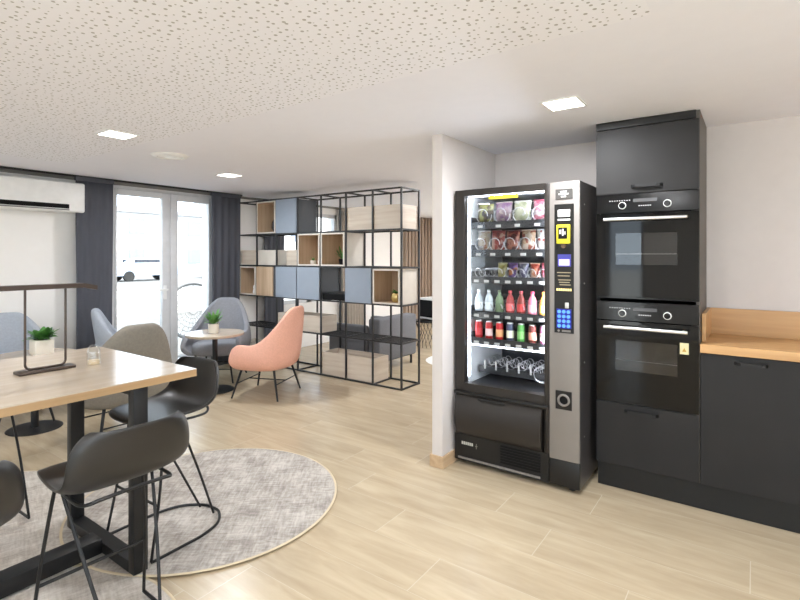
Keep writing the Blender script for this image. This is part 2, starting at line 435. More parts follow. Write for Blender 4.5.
def car(loc, rz, rgb, label):
    t = thing('car', label, 'car', loc, rz)
    prof = [(-2.1, .35), (-2.15, .75), (-1.9, .92), (-1.2, .98), (-.6, 1.42), (.75, 1.45), (1.4, 1.0), (2.0, .9), (2.12, .6), (2.05, .35)]
    m = nb(); L_ = [m.verts.new((x, -.82+(.12 if z > 1.1 else 0), z)) for x, z in prof]; R_ = [m.verts.new((x, .82-(.12 if z > 1.1 else 0), z)) for x, z in prof]
    m.faces.new(L_); m.faces.new(R_[::-1])
    for i in range(len(prof)): j = (i+1) % len(prof); m.faces.new((L_[i], R_[i], R_[j], L_[j]))
    obj('body', m, mat('car_paint', rgb, .3), t)
    for sx in (-1, 1): obj('side_window', box(nb(), -1.0, 1.1, sx*.765-.01, sx*.765+.01, 1.02, 1.35), mat('car_glass', (40, 45, 55), .1), t)
    for x in (-1.35, 1.3):
        for sy in (-1, 1): obj('wheel', cyl(nb(), (x, sy*.86, .32), (x, sy*.66, .32), .32, seg=24), M_rubber, t)
car((-32, 16.5, -.12), PI/2, (150, 162, 178), 'pale blue parked car across the yard behind the left door leaf')
car((-32, 23, -.12), PI/2, (190, 190, 195), 'silver parked car across the yard behind the door mullion')
car((-34, 27.5, -.12), PI/2, (70, 74, 82), 'dark parked car furthest off behind the right door leaf')
# round garden chair outside
M_hoop = mat('grey_hoop', (110, 109, 108), .5)
t = thing('garden_chair', 'pale grey round hoop garden chair standing outside the glass door', 'chair', (-7.15, 4.45, -.12), 1.0)
m = nb(); ring = [(.38*math.cos(a), -.05+.12*math.sin(a), .72+.42*math.sin(a)) for a in [2*PI*k/36 for k in range(36)]]
tube(m, ring, .022, closed=True); obj('hoop', m, M_hoop, t, True)
m = nb(); rows = []
for i in range(7):
    r = .36*i/6
    rows.append([(r*math.cos(a), -.05+.12*math.sin(a)*i/6+.14*(1-(i/6)**2), .72+.42/.38*r*math.sin(a)) for a in [2*PI*k/24 for k in range(25)]])
grid(m, rows[1:]); bmesh.ops.remove_doubles(m, verts=m.verts, dist=1e-4)
s_ = obj('woven_seat', m, M_hoop, t, True); md = s_.modifiers.new('w', 'WIREFRAME'); md.thickness = .008
for sx in (-1, 1):
    for sy in (-1, 1): obj('leg', cyl(nb(), (sx*.18, .05+sy*.1, .42), (sx*.28, .05+sy*.3, 0), .012), M_white, t, True)

# ------------------------------------------------------------------ air conditioner
t = thing('air_conditioner', 'white wall-mounted air conditioner above left wall beside charcoal curtain', 'air conditioner', (XW, 1.70, 1.897))
m = box(nb(), 0, .2, -.56, .61, 0, .305, bev=.02, seg=3); obj('body', m, M_white, t, True)
m = box(nb(), .197, .206, -.5, .46, .034, .078, bev=.004); obj('air_outlet', m, M_dark, t, True)
m = box(nb(), .2, .21, -.5, .46, .016, .028, bev=.002); obj('louvre', m, mat('louvre_grey', (130, 130, 130), .5), t, True)

# ------------------------------------------------------------------ curtains
def curtain(y0, y1, x, label, m_, z0=.02, z1=2.262, folds=4, name='curtain'):
    t = thing(name, label, 'curtain', (x, (y0+y1)/2, z0))
    hw = (y1-y0)/2; n = folds*10; rows = []
    for j in range(9):
        v = j/8; row = []
        for i in range(n+1):
            u = i/n; squeeze = 1-.05*math.sin(PI*min(1, v*1.3))
            row.append(((.007*math.sin(u*folds*2*PI+.6*math.sin(v*3))+.01*math.sin(u*5+v)), (-hw+2*hw*u)*squeeze, v*(z1-z0)))
        rows.append(row)
    m = nb(); grid(m, rows); o = obj('curtain_fabric', m, m_, t, True)
    sd = o.modifiers.new('s', 'SOLIDIFY'); sd.thickness = .006
    obj('heading_tape', b_(-.02, .02, -hw, hw, z1-z0-.03, z1-z0+.01), m_, t)
    return t
curtain(2.225, 2.60, -5.70, 'charcoal floor-length curtain left of the glass door, beside the air conditioner', M_curt)
curtain(3.80, 4.25, -5.70, 'charcoal floor-length curtain between glass door and metal shelving', M_curt)
curtain(4.70, 5.09, -5.77, 'charcoal curtain behind the metal shelving, left of the far window', M_curt)
curtain(6.36, 7.02, -5.77, 'taupe curtain behind the metal shelving, right of the far window', M_curtan, folds=8)
o = obj('curtain_rail', b_(-5.715, -5.685, YB+.02, 4.27, 2.264, 2.2845), M_blackm); tag(o, 'long black curtain rail on the ceiling along the glass door wall', 'curtain rail')

# ------------------------------------------------------------------ ceiling lights
M_led = emit('led_diffuser', (255, 250, 240), 9)
lights = [(-3.56, 1.65), (-4.41, 3.15), (-.85, 2.735), (-.9, .2), (-3.5, -1.0), (-.9, -1.6), (1.2, 1.2), (1.2, -1.4), (-2.6, 5.2), (-2.6, 6.6), (-2.6, 8.0), (-3.4, 9.0)]  # after the third: unseen lights added to brighten the room and lounge
lab = ['square recessed LED light in perforated ceiling, left of the round vent', 'square recessed LED light nearest the glass door and shelving',
       'square recessed LED light in plain ceiling above the vending machine']
lp = None
for i, (x, y) in enumerate(lights):
    l_ = lab[i] if i < 3 else 'square recessed LED light added out of view in the ceiling'
    if lp is None:
        lp = t = thing('ceiling_light', l_, 'ceiling light', (x, y, CZ), 0, 'recessed ceiling lights')
        m = nb(); s = .1
        for a in ((-s, s, -s, -s+.012), (-s, s, s-.012, s), (-s, -s+.012, -s+.012, s-.012), (s-.012, s, -s+.012, s-.012)): box(m, a[0], a[1], a[2], a[3], -.006, .0)
        obj('frame', m, M_white, t); obj('diffuser', b_(-.088, .088, -.088, .088, -.004, -.001), M_led, t)
    else: t = dup(lp, (x, y, CZ), 0, l_)
    ld = bpy.data.lights.new('led', 'AREA'); ld.shape = 'SQUARE'; ld.size = .17; ld.energy = 10; ld.color = (.95, .97, 1)
    lo = bpy.data.objects.new('led_lamp', ld); COL.objects.link(lo); lo.parent = t; lo.location = (0, 0, -.012)
o = obj('ceiling_vent', lathe(nb(), [(0, -.012), (.05, -.014), (.06, -.006), (.095, -.006), (.1, -.016), (.13, -.014), (.145, -.002), (.145, 0), (0, 0)], seg=40), M_white, None, True, (-3.95, 2.25, CZ))
tag(o, 'round white vent in the ceiling between two square lights', 'vent')

# ------------------------------------------------------------------ vending machine
VX0, VX1, VY0, VY1, VH = -1.715, -.86, 3.073, 3.76, 1.908
vt = thing('vending_machine', 'tall dark snack and drink vending machine with lit glass front and silver keypad column', 'vending machine', ((VX0+VX1)/2, VY0, 0))
vcx = (VX0+VX1)/2
def V(x0, x1, y0, y1, z0, z1, **k): return box(nb(), x0-vcx, x1-vcx, y0-VY0, y1-VY0, z0, z1, **k)
# body as a hollow shell around the display
def Vadd(m, x0, x1, y0, y1, z0, z1, **k): return box(m, x0-vcx, x1-vcx, y0-VY0, y1-VY0, z0, z1, **k)
m = nb()
Vadd(m, VX0, -1.655, VY0+.06, VY1, .03, VH)           # left side
Vadd(m, -1.05, VX1-.003, VY0+.012, VY1, .03, VH)      # right tower behind the keypad
Vadd(m, -1.655, -1.05, VY0+.06, VY1, 1.878, VH)       # top
Vadd(m, -1.655, -1.05, VY1-.03, VY1, .54, 1.878)      # back
Vadd(m, -1.655, -1.05, VY0+.06, VY1, .03, .54)        # lower block
obj('cabinet', m, M_vend, vt)
obj('side_panel', V(VX1-.003, VX1, VY0+.02, VY1, .03, VH), M_vendside, vt)
for z in (1.77, 1.28, .79, .33): obj('screw', cyl(nb(), (VX1-vcx-.001, .1, z), (VX1-vcx+.003, .1, z), .005, seg=10), M_steel, vt)
for (x, y) in ((VX0+.06, .1), (VX1-.06, .06), (VX0+.06, .6), (VX1-.06, .6)): obj('foot', cyl(nb(), (x-vcx, y, 0), (x-vcx, y, .03), .02), M_rubber, vt)
# door frame
m = nb()
Vadd(m, VX0, -1.643, VY0, VY0+.06, .03, VH, bev=.004); Vadd(m, -1.078, -1.048, VY0, VY0+.06, .03, VH, bev=.004)
Vadd(m, -1.643, -1.078, VY0, VY0+.06, 1.866, VH); Vadd(m, -1.643, -1.078, VY0, VY0+.06, .5, .57)
obj('door_frame', m, M_vend, vt, True)
obj('display_glass', V(-1.643, -1.078, VY0+.02, VY0+.026, .57, 1.866), M_vglass, vt)
# interior
m = nb()
Vadd(m, -1.653, -1.648, VY0+.065, VY1-.03, .545, 1.876); Vadd(m, -1.648, -1.055, VY0+.065, VY1-.03, 1.870, 1.876)
obj('interior_lining', m, M_int, vt)
m = nb(); Vadd(m, -1.055, -1.051, VY0+.065, VY1-.03, .545, 1.876); Vadd(m, -1.648, -1.055, VY1-.04, VY1-.035, .545, 1.87); Vadd(m, -1.648, -1.055, VY0+.065, VY1-.04, .542, .55)
obj('interior_back', m, mat('vending_interior_grey', (44, 46, 52), .5), vt)
obj('light_strip', V(-1.648, -1.645, VY0+.062, VY0+.098, .6, 1.86), emit('lining_glow', (240, 246, 255), 9), vt)  # glow added on the left lining so that wall reads bright white
obj('light_strip', V(-1.094, -1.082, VY0+.062, VY0+.07, .6, 1.86), emit('hidden_fill_led', (240, 246, 255), 100), vt)  # strip added out of sight behind the frame to light the left lining
obj('light_strip', V(-1.62, -1.06, VY0+.061, VY0+.068, 1.862, 1.869), emit('vending_led_top', (240, 246, 255), 40), vt)
obj('header_sticker', V(-1.463, -1.257, VY0+.012, VY0+.018, 1.832, 1.858), mat('yellow_sticker', (235, 215, 60), .5), vt)
# shelves: z of tray floor, slots
rows = [(1.672, 4), (1.478, 5), (1.292, 7), (1.052, 7), (.864, 7)]
SX0, SX1 = -1.628, -1.082
M_tag = mat('price_tag_white', (175, 175, 172), .5)
M_tray = mat('tray_dark_grey', (30, 31, 34), .35)
M_coil = mat('coil_steel', (195, 196, 200), .3, metal=.7)
slots = []
for ri, (z, n) in enumerate(rows):
    m = nb(); Vadd(m, SX0, SX1, VY0+.085, VY1-.06, z-.012, z-.004); Vadd(m, SX0, SX1, VY0+.08, VY0+.088, z-.034, z+.016)
    Vadd(m, SX0-.006, SX0, VY0+.085, VY1-.06, z-.012, z+.05); Vadd(m, SX1, SX1+.006, VY0+.085, VY1-.06, z-.012, z+.05)
    sh = obj('shelf', m, M_tray, vt)
    w = (SX1-SX0)/n
    for k in range(n):
        cx = SX0+w*(k+.5); slots.append((ri, k, cx, z, w))
        m = nb(); Vadd(m, cx-.018, cx+.018, VY0+.074, VY0+.079, z-.026, z-.008); obj('price_tag', m, M_tag, sh)
        rad = min(w*.42, .05) if ri != 1 else .045
        if ri < 4:
            pts = [(cx-vcx+rad*math.cos(a), .09+.45*a/(2*PI*7), z+rad+.006+rad*math.sin(a)) for a in [2*PI*7*q/90 for q in range(91)]]
            obj('coil', tube(nb(), pts, .0032, 5), M_coil, sh, True)
# bottom tray with empty coils and light shelf
obj('light_strip', V(SX0, SX1, VY0+.08, VY0+.09, .822, .834), emit('vending_led_low', (240, 246, 255), 6), vt)
m = nb(); Vadd(m, SX0, SX1, VY0+.2, VY1-.06, .63, .64); Vadd(m, SX0, SX1, VY0+.195, VY0+.2, .61, .66)
sh = obj('shelf', m, M_tray, vt)
for k in range(5):
    cx = SX0+.05+k*.085
    pts = [(cx-vcx+.03*math.cos(a), .21+.25*a/(2*PI*4), .675+.03*math.sin(a)) for a in [2*PI*4*q/48 for q in range(49)]]
    obj('coil', tube(nb(), pts, .0025, 5), M_coil, sh, True)
    m = nb(); Vadd(m, cx-.006, cx+.006, VY0+.19, VY0+.194, .64, .70); obj('price_tag', m, M_tag, sh)
pts = [(-1.15-vcx+.055*math.cos(a), .14+.2*a/(2*PI*5), .66+.055*math.sin(a)) for a in [2*PI*5*q/70 for q in range(71)]]
obj('coil', tube(nb(), pts, .003, 5), M_coil, sh, True)
# collection hatch
m = nb(); prof = []
rowsg = []
for i in range(13):
    tt = i/12; z = .215+.275*tt; yy = -.045*math.sin(PI*tt)**.6 if 0 < tt < 1 else 0
    rowsg.append([(VX0+.02-vcx, yy-.004, z), (-1.088-vcx, yy-.004, z)])
grid(m, rowsg)
for xx in (VX0+.02-vcx, -1.088-vcx):
    vs = [m.verts.new((xx, r[0][1], r[0][2])) for r in rowsg]; m.faces.new(vs)
obj('collection_hatch', m, M_vend, vt, True)
m = nb(); Vadd(m, VX0, -1.048, VY0-.02, VY0+.0, .492, .512, bev=.004); Vadd(m, VX0, -1.048, VY0-.004, VY0+.0, .03, .212); obj('hatch_surround', m, M_vendbk, vt, True)
m = nb(); Vadd(m, -1.52, -1.33, VY0-.042, VY0-.03, .474, .49, bev=.004); obj('hatch_grip', m, M_vendbk, vt, True)
m = nb()
for k in range(7): Vadd(m, -1.37, -1.10, VY0-.010, VY0-.004, .08+k*.018, .09+k*.018)
obj('ventilation_grille', m, M_dark, vt)
obj('kick_strip', V(VX0+.03, -1.10, VY0-.014, VY0-.004, .045, .056), M_silver, vt)
m = nb()
for k in range(6): Vadd(m, -1.66+k*.015, -1.66+k*.015+.011, VY0-.006, VY0-.004, .143, .163)
obj('nameplate', m, mat('nameplate_silver', (190, 188, 180), .3), vt)
m = nb(); Vadd(m, -1.55, -1.546, VY0-.006, VY0-.004, .13, .165); Vadd(m, -1.556, -1.54, VY0-.006, VY0-.004, .145, .15); obj('logo_mark', m, M_silver, vt)
# silver column
obj('keypad_column', V(-1.045, VX1, VY0, VY0+.02, .19, VH, bev=.004), M_silver, vt, True)
obj('column_base', V(-1.045, VX1, VY0, VY0+.02, .03, .188, bev=.003), M_vendbk, vt, True)
obj('control_panel', V(-1.012, -.893, VY0-.004, VY0+.001, .976, 1.77, bev=.002), M_vendbk, vt)
m = V(-1.005, -.90, VY0-.004, VY0+.001, 1.80, 1.862); obj('brand_plate', m, mat('plate_dark', (70, 68, 66), .4), vt)
m = nb()
for (a, b2, z) in ((-.975, -.935, 1.842), (-.985, -.925, 1.828), (-.97, -.94, 1.812)): Vadd(m, a, b2, VY0-.006, VY0-.004, z, z+.007)
obj('plate_lettering', m, M_white, vt)
m = nb(); box(m, -.99-vcx, -.915-vcx, -.009, -.003, 1.69, 1.735, bev=.0028)
obj('coin_slot_plate', m, M_white, vt, True)
obj('coin_slot_plate', V(-.99, -.915, VY0-.006, VY0-.004, 1.668, 1.678), M_white, vt)
rd = obj('card_reader', V(-.992, -.912, VY0-.028, VY0-.003, 1.525, 1.642, bev=.005), mat('reader_yellow', (222, 212, 50), .4), vt, True)
obj('reader_screen', V(-.98, -.925, VY0-.030, VY0-.027, 1.555, 1.625), M_dark, rd)
m = nb(); Vadd(m, -.972, -.962, VY0-.032, VY0-.03, 1.585, 1.61); Vadd(m, -.956, -.947, VY0-.032, VY0-.03, 1.575, 1.615); Vadd(m, -.94, -.936, VY0-.032, VY0-.03, 1.58, 1.60); obj('reader_icon', m, M_white, rd)
m = nb(); cyl(m, (-.952-vcx, -.02, 1.512), (-.952-vcx, -.003, 1.512), .014); obj('reader_slot', m, mat('reader_base', (90, 70, 50), .5), vt, True)
obj('display_screen', V(-.99, -.91, VY0-.007, VY0-.003, 1.385, 1.46), emit('screen_dark_blue', (50, 50, 120), .6), vt)
obj('display_text', V(-.982, -.918, VY0-.009, VY0-.006, 1.392, 1.43), emit('screen_lilac', (160, 150, 240), 1.2), vt)
m = nb()
for q, z in enumerate((1.345, 1.325, 1.30, 1.285, 1.27)):
    Vadd(m, -.995+.004*q, -.912-.006*(q % 2), VY0-.006, VY0-.004, z, z+.006)
obj('instruction_print', m, mat('print_tan', (150, 140, 115), .6), vt)
m = nb()
for k in range(7): Vadd(m, -.998+k*.0135, -.998+k*.0135+.010, VY0-.006, VY0-.004, 1.236, 1.25)
obj('payment_icons', m, emit('icons_yellow', (235, 215, 140), .7), vt)
obj('coin_return_button', V(-.945, -.922, VY0-.012, VY0-.004, 1.13, 1.165, bev=.003), M_steel, vt, True)
kp = obj('keypad', V(-.997, -.908, VY0-.008, VY0-.004, 1.005, 1.125), emit('keypad_back', (20, 30, 130), .35), vt)
for i in range(3):
    for j in range(4):
        obj('key', cyl(nb(), (-.98+i*.028-vcx, -.012, 1.021+j*.029), (-.98+i*.028-vcx, -.007, 1.021+j*.029), .0105, seg=16), emit('key_glow', (80, 135, 225), .8) if i+j == 0 else bpy.data.materials['key_glow'], kp)
m = nb(); cyl(m, (-.985-vcx, -.008, .99), (-.985-vcx, -.003, .99), .007); Vadd(m, -.965, -.912, VY0-.006, VY0-.004, .984, .996); obj('lock', m, M_silver, vt)
cr = obj('coin_return', V(-1.005, -.905, VY0-.006, VY0+.001, .505, .62, bev=.003), M_vendbk, vt)
m = nb(); lathe(m, [(.026, .0), (.038, .0), (.038, .008), (.034, .012), (.028, .012), (.026, 0)], seg=28)
for v in m.verts: v.co = Vector((v.co.x-.953-vcx, -.006-v.co.z, v.co.y+.565))
obj('return_ring', m, M_silver, cr, True)
obj('return_opening', cyl(nb(), (-.953-vcx, -.008, .565), (-.953-vcx, -.002, .565), .024, seg=24), M_dark, cr)

# products
def pack(ri, k, cx, z, w, rgbs, label, kind, grp):
    loc = (cx, VY0+.12, z)
    if kind == 'bag':
        hh, ww = {0: (.155, w*.9), 1: (.15, w*.92), 2: (.11, w*.86)}[ri]
        rgbs = tuple(tuple(c*.62 for c in q) for q in rgbs)  # shade inside the machine is put into the packet colours
        t = thing('snack_packet', label, 'snack', loc, 0, grp)
        m = nb(); rws = []
        for j in range(11):
            v = j/10; row = []
            for i in range(9):
                u = i/8*2-1
                th = .028*(1-u**4)*math.sin(PI*v)**.7
                row.append((u*ww/2*(1-.05*math.sin(PI*v)), -th, v*hh))
            rws.append(row)
        grid(m, rws)
        rws2 = [[(p[0], -p[1], p[2]) for p in r] for r in rws]; grid(m, rws2)
        bmesh.ops.remove_doubles(m, verts=m.verts, dist=1e-5)
        for v in m.verts: v.co.y += .04-v.co.z*.12*-1
        mm = bpy.data.materials.new('packet_print'); mm.use_nodes = True; nt = mm.node_tree; b = nt.nodes['Principled BSDF']
        tc = nt.nodes.new('ShaderNodeTexCoord'); vo = nt.nodes.new('ShaderNodeTexVoronoi'); vo.inputs['Scale'].default_value = 38
        mpn = nt.nodes.new('ShaderNodeMapping'); mpn.inputs['Location'].default_value = (k*1.7, ri*2.1, k+ri)
        nt.links.new(tc.outputs['Object'], mpn.inputs['Vector']); nt.links.new(mpn.outputs[0], vo.inputs['Vector'])
        sp = nt.nodes.new('ShaderNodeSeparateColor'); nt.links.new(vo.outputs['Color'], sp.inputs[0])
        r = nt.nodes.new('ShaderNodeValToRGB'); r.color_ramp.interpolation = 'CONSTANT'
        e = r.color_ramp.elements; e[0].position = 0; e[0].color = lin(rgbs[0])+(1,); e[1].position = .45; e[1].color = lin(rgbs[1])+(1,)
        x = e.new(.75); x.color = lin(rgbs[2])+(1,)
        nt.links.new(sp.outputs[0], r.inputs[0]); nt.links.new(r.outputs[0], b.inputs['Base Color']); b.inputs['Roughness'].default_value = .35
        obj('packet', m, mm, t, True)
        m = nb()
        box(m, -ww/2, ww/2, .038, .042, -.0, .008); box(m, -ww/2, ww/2, .038+hh*.12, .042+hh*.12, hh-.004, hh+.006)
        obj('seal', m, mat('seal_'+str(ri)+str(k), rgbs[2], .3), t)
    elif kind == 'can':
        t = thing('drink_can', label, 'drink can', loc, 0, grp)
        obj('can_body', lathe(nb(), [(0, 0), (.022, 0), (.026, .008), (.026, .118), (.021, .13), (0, .13)], seg=24), mat('can_'+str(k), rgbs[0], .3, metal=.2), t, True)
        m = nb(); lathe(m, [(.0262, .035), (.0266, .035), (.0266, .085), (.0262, .085)], seg=24); obj('can_print', m, mat('canp_'+str(k), rgbs[1], .4), t, True)
        obj('lid', lathe(nb(), [(0, .131), (.019, .131), (.021, .136), (.0225, .131), (.0225, .129)], seg=24), M_steel, t, True)
    elif kind == 'bottle':
        t = thing('drink_bottle', label, 'drink bottle', loc, 0, grp)
        bt = glass('bottle_glass_%d' % k, tuple(.35+.6*c/255 for c in rgbs[0]), 1.5)
        obj('bottle', lathe(nb(), [(0, 0), (.026, 0), (.029, .01), (.029, .09), (.024, .115), (.011, .14), (.011, .15), (0, .15)], seg=24), mat('bottle_b%d' % k, rgbs[0], .15), t, True)
        obj('bottle_label', lathe(nb(), [(.0293, .03), (.0297, .03), (.0297, .08), (.0293, .08)], seg=24), mat('bottle_l%d' % k, rgbs[1], .4), t, True)
        obj('cap', lathe(nb(), [(.0, .166), (.013, .166), (.013, .15), (0, .15)], seg=16), mat('bottle_c%d' % k, rgbs[2], .4), t, True)
R = {
 0: [((110, 90, 60), (170, 170, 90), (60, 50, 60), 'brown and green snack packet, first on the top vending shelf'),
     ((170, 140, 150), (140, 90, 140), (220, 200, 190), 'mauve printed snack packet, second on the top vending shelf'),
     ((225, 225, 190), (200, 205, 160), (240, 240, 230), 'pale cream snack packet, third on the top vending shelf'),
     ((220, 130, 150), (240, 225, 225), (200, 80, 110), 'pink and white snack packet, last on the top vending shelf')],
 1: [((220, 200, 170), (190, 120, 70), (230, 220, 210), 'cream packet with orange print, first on the second vending shelf'),
     ((190, 60, 50), (230, 180, 160), (140, 30, 30), 'red printed packet, second on the second vending shelf'),
     ((150, 40, 40), (200, 120, 90), (90, 30, 30), 'dark red packet, third on the second vending shelf'),
     ((230, 190, 150), (190, 90, 60), (240, 220, 200), 'peach packet, fourth on the second vending shelf'),
     ((240, 235, 230), (200, 60, 50), (230, 230, 230), 'white packet with red print, last on the second vending shelf')],
 2: [None, None, ((225, 215, 130), (200, 185, 100), (240, 235, 180), 'small yellow packet on the third vending shelf'),
     ((150, 110, 190), (230, 140, 80), (110, 70, 160), 'small purple and orange packet on the third vending shelf'),
     ((150, 150, 180), (90, 90, 130), (200, 200, 210), 'small grey-blue packet on the third vending shelf'),
     ((220, 130, 90), (190, 70, 50), (240, 200, 170), 'small orange packet on the third vending shelf'),
     ((230, 130, 150), (250, 220, 220), (200, 70, 90), 'small pink packet, last on the third vending shelf')],
 3: [((190, 200, 205), (230, 235, 238), (235, 240, 245), 'clear water bottle, first on the drinks shelf'),
     ((185, 195, 200), (215, 225, 230), (235, 240, 245), 'clear water bottle, second on the drinks shelf'),
     ((110, 130, 100), (90, 110, 80), (60, 80, 50), 'green drink bottle on the drinks shelf'),
     ((150, 60, 60), (220, 110, 110), (220, 70, 80), 'dark red drink bottle beside the green bottle'),
     ((120, 50, 45), (190, 60, 60), (210, 80, 90), 'brown drink bottle with red label on the drinks shelf'),
     ((215, 120, 140), (240, 170, 180), (220, 60, 100), 'pink drink bottle on the drinks shelf'),
     ((235, 160, 70), (245, 190, 110), (230, 120, 40), 'orange drink bottle, last on the drinks shelf')],
 4: [((185, 28, 36), (205, 60, 66), 0, 'red drink can, first on the can shelf'),
     ((180, 26, 34), (225, 200, 200), 0, 'red drink can with white print, second on the can shelf'),
     ((190, 30, 36), (225, 170, 120), 0, 'red drink can with gold print, third on the can shelf'),
     ((60, 70, 100), (225, 225, 200), 0, 'navy and cream drink can, fourth on the can shelf'),
     ((80, 150, 70), (130, 190, 110), 0, 'green drink can on the can shelf'),
     ((110, 50, 45), (235, 160, 140), 0, 'brown and peach drink can on the can shelf'),
     ((190, 110, 150), (235, 225, 225), 0, 'mauve and white drink can, last on the can shelf')]}
for (ri, k, cx, z, w) in slots:
    r = R[ri][k]
    if r is None: continue
    pack(ri, k, cx, z-.004, w, r[:3], r[3], 'bag' if ri < 3 else ('bottle' if ri == 3 else 'can'),
         ['top row packets', 'second row packets', 'third row packets', 'bottles in the vending machine', 'cans in the vending machine'][ri])

# ------------------------------------------------------------------ kitchen tower
TX0, TX1, TY = -.815, -.252, 3.274
tw = thing('oven_cabinet', 'tall charcoal kitchen cabinet housing two black built-in ovens', 'cabinet', ((TX0+TX1)/2, TY, 0))
tcx = (TX0+TX1)/2; TB = 3.76
def T(x0, x1, y0, y1, z0, z1, **k): return box(nb(), x0-tcx, x1-tcx, y0-TY, y1-TY, z0, z1, **k)
m = nb()
def Tadd(x0, x1, y0, y1, z0, z1, **k): box(m, x0-tcx, x1-tcx, y0-TY, y1-TY, z0, z1, **k)
Tadd(TX0, TX0+.018, TY+.02, TB, .16, 2.235); Tadd(TX0+.018, TX1-.018, TB-.015, TB, .16, 2.235)
Tadd(TX0+.018, TX1-.018, TY+.02, TB-.015, .16, .545); Tadd(TX0+.018, TX1-.018, TY+.02, TB-.015, 1.83, 2.235)
obj('body', m, M_kitch, tw)
obj('side_panel', T(TX1-.018, TX1, TY+.012, TB, .16, 2.282), M_kitch_side, tw)
obj('filler_strip', T(TX0, TX1-.018, TY, TY+.02, 2.238, 2.282), M_plinth, tw)
obj('plinth', T(TX0, TX1+.002, 3.324, 3.34, 0, .158), M_plinth, tw)
d = obj('door', T(TX0+.002, TX1-.004, TY, TY+.02, 1.832, 2.233, bev=.0015), M_kitch, tw)
def handle(x0, x1, z, parent, cx0, yf):
    m = nb(); y = yf
    n = 12; P = [(x0-cx0, y, z), (x0+.012-cx0, y-.02, z), (x0+.03-cx0, y-.028, z), (x1-.03-cx0, y-.028, z), (x1-.012-cx0, y-.02, z), (x1-cx0, y, z)]
    for a, b2 in zip(P, P[1:]):
        pass
    V_ = []
    for p in P: V_.append([m.verts.new((p[0], p[1], z-.009)), m.verts.new((p[0], p[1], z+.009)), m.verts.new((p[0], p[1]+.007, z+.009)), m.verts.new((p[0], p[1]+.007, z-.009))])
    for A, B in zip(V_, V_[1:]):
        for q in range(4): m.faces.new((A[q], A[(q+1) % 4], B[(q+1) % 4], B[q]))
    m.faces.new(V_[0]); m.faces.new(V_[-1][::-1])
    return obj('handle', m, M_blackm, parent)
handle(-.611, -.438, 1.872, d, tcx, -.0)
d = obj('drawer', T(TX0+.002, TX1-.004, TY, TY+.02, .163, .543, bev=.0015), M_kitch, tw)
handle(-.65, -.46, .505, d, tcx, -.0)

def oven(zb, zt, label, first):
    t = thing('oven', label, 'oven', (tcx, TY, zb), 0, 'built-in ovens')
    hw = .278; h = zt-zb
    obj('body', box(nb(), -hw+.02, hw-.04, .02, .42, .005, h-.005), M_dark, t)
    pn = obj('control_panel', box(nb(), -hw, hw, -.004, .02, h-.115, h, bev=.002), M_ovp, t)
    for x in (-.125, .12):
        m = nb(); lathe(m, [(0, .022), (.015, .022), (.017, .018), (.017, 0), (0, 0)], seg=24)
        for v in m.verts: v.co = Vector((v.co.x+x, -.004-v.co.z, v.co.y+h-.07))
        kb = obj('knob', m, M_ovp, pn, True)
        m = nb(); lathe(m, [(.015, .002), (.022, .002), (.022, .007), (.015, .007), (.015, .002)], seg=28)
        for v in m.verts: v.co = Vector((v.co.x+x, -.004-v.co.z, v.co.y+h-.07))
        obj('knob_ring', m, M_white, kb, True)
    obj('display', box(nb(), -.065, .065, -.0055, -.003, h-.052, h-.032), mat('oven_display', (70, 70, 72), .2), pn)
    m = nb()
    for k in range(9): box(m, -.2+k*.014, -.2+k*.014+.006, -.0055, -.003, h-.042, h-.036)
    for k in range(6): box(m, -.035+k*.012, -.035+k*.012+.008, -.0055, -.003, h-.078, h-.072)
    obj('panel_print', m, mat('oven_print', (170, 170, 170), .4), pn)
    dz1 = h-.12
    # door: glass frame around a window
    wx0, wx1, wz0, wz1 = -.165, .17, dz1*.40, dz1*.77
    m = nb()
    box(m, -hw, wx0, -.004, .018, .012, dz1); box(m, wx1, hw, -.004, .018, .012, dz1); box(m, wx0, wx1, -.004, .018, .012, wz0); box(m, wx0, wx1, -.004, .018, wz1, dz1)
    dr = obj('door', m, M_ovg, t)
    obj('window', box(nb(), wx0, wx1, -.003, -.001, wz0, wz1), M_ovwin, dr)
    m = nb(); cyl(m, (-.225, -.045, dz1-.035), (.225, -.045, dz1-.035), .010, seg=16)
    for x in (-.20, .20): cyl(m, (x, -.045, dz1-.035), (x, -.002, dz1-.035), .008)
    obj('handle', m, M_steel, dr, True)
    obj('trim_strip', box(nb(), -hw, hw, .0, .018, 0, .010), M_ovp, t)
    rk = nb()
    for x in [wx0+.01+.022*k for k in range(15)]: cyl(rk, (x, .0195, wz0+.07), (x, .03, wz0+.07), .002, seg=6)
    cyl(rk, (wx0, .0015, wz0+.065), (wx1, .0015, wz0+.065), .002, seg=8)
    obj('rack', rk, M_steel, t)
    return t, dz1
M_ovwin = glass('oven_window', (.62, .62, .63), 2.2)
ov1, _ = oven(1.19, 1.828, 'upper black built-in oven in the tall charcoal cabinet', False)
ov2, dz = oven(.55, 1.17, 'lower black built-in oven with a small yellow sticker on its door', True)
m = box(nb(), .183, .228, -.0058, -.0042, .335, .40)
st = obj('sticker', m, mat('sticker_cream', (225, 215, 170), .6), ov2)
m = nb(); vs = [m.verts.new(p) for p in ((.194, -.0064, .35), (.217, -.0064, .35), (.2055, -.0064, .372))]; m.faces.new(vs); r = bmesh.ops.extrude_face_region(m, geom=m.faces[:]); 
for v in [g for g in r['geom'] if isinstance(g, bmesh.types.BMVert)]: v.co.y += .0005
obj('sticker_symbol', m, mat('sticker_orange', (190, 150, 60), .6), st)

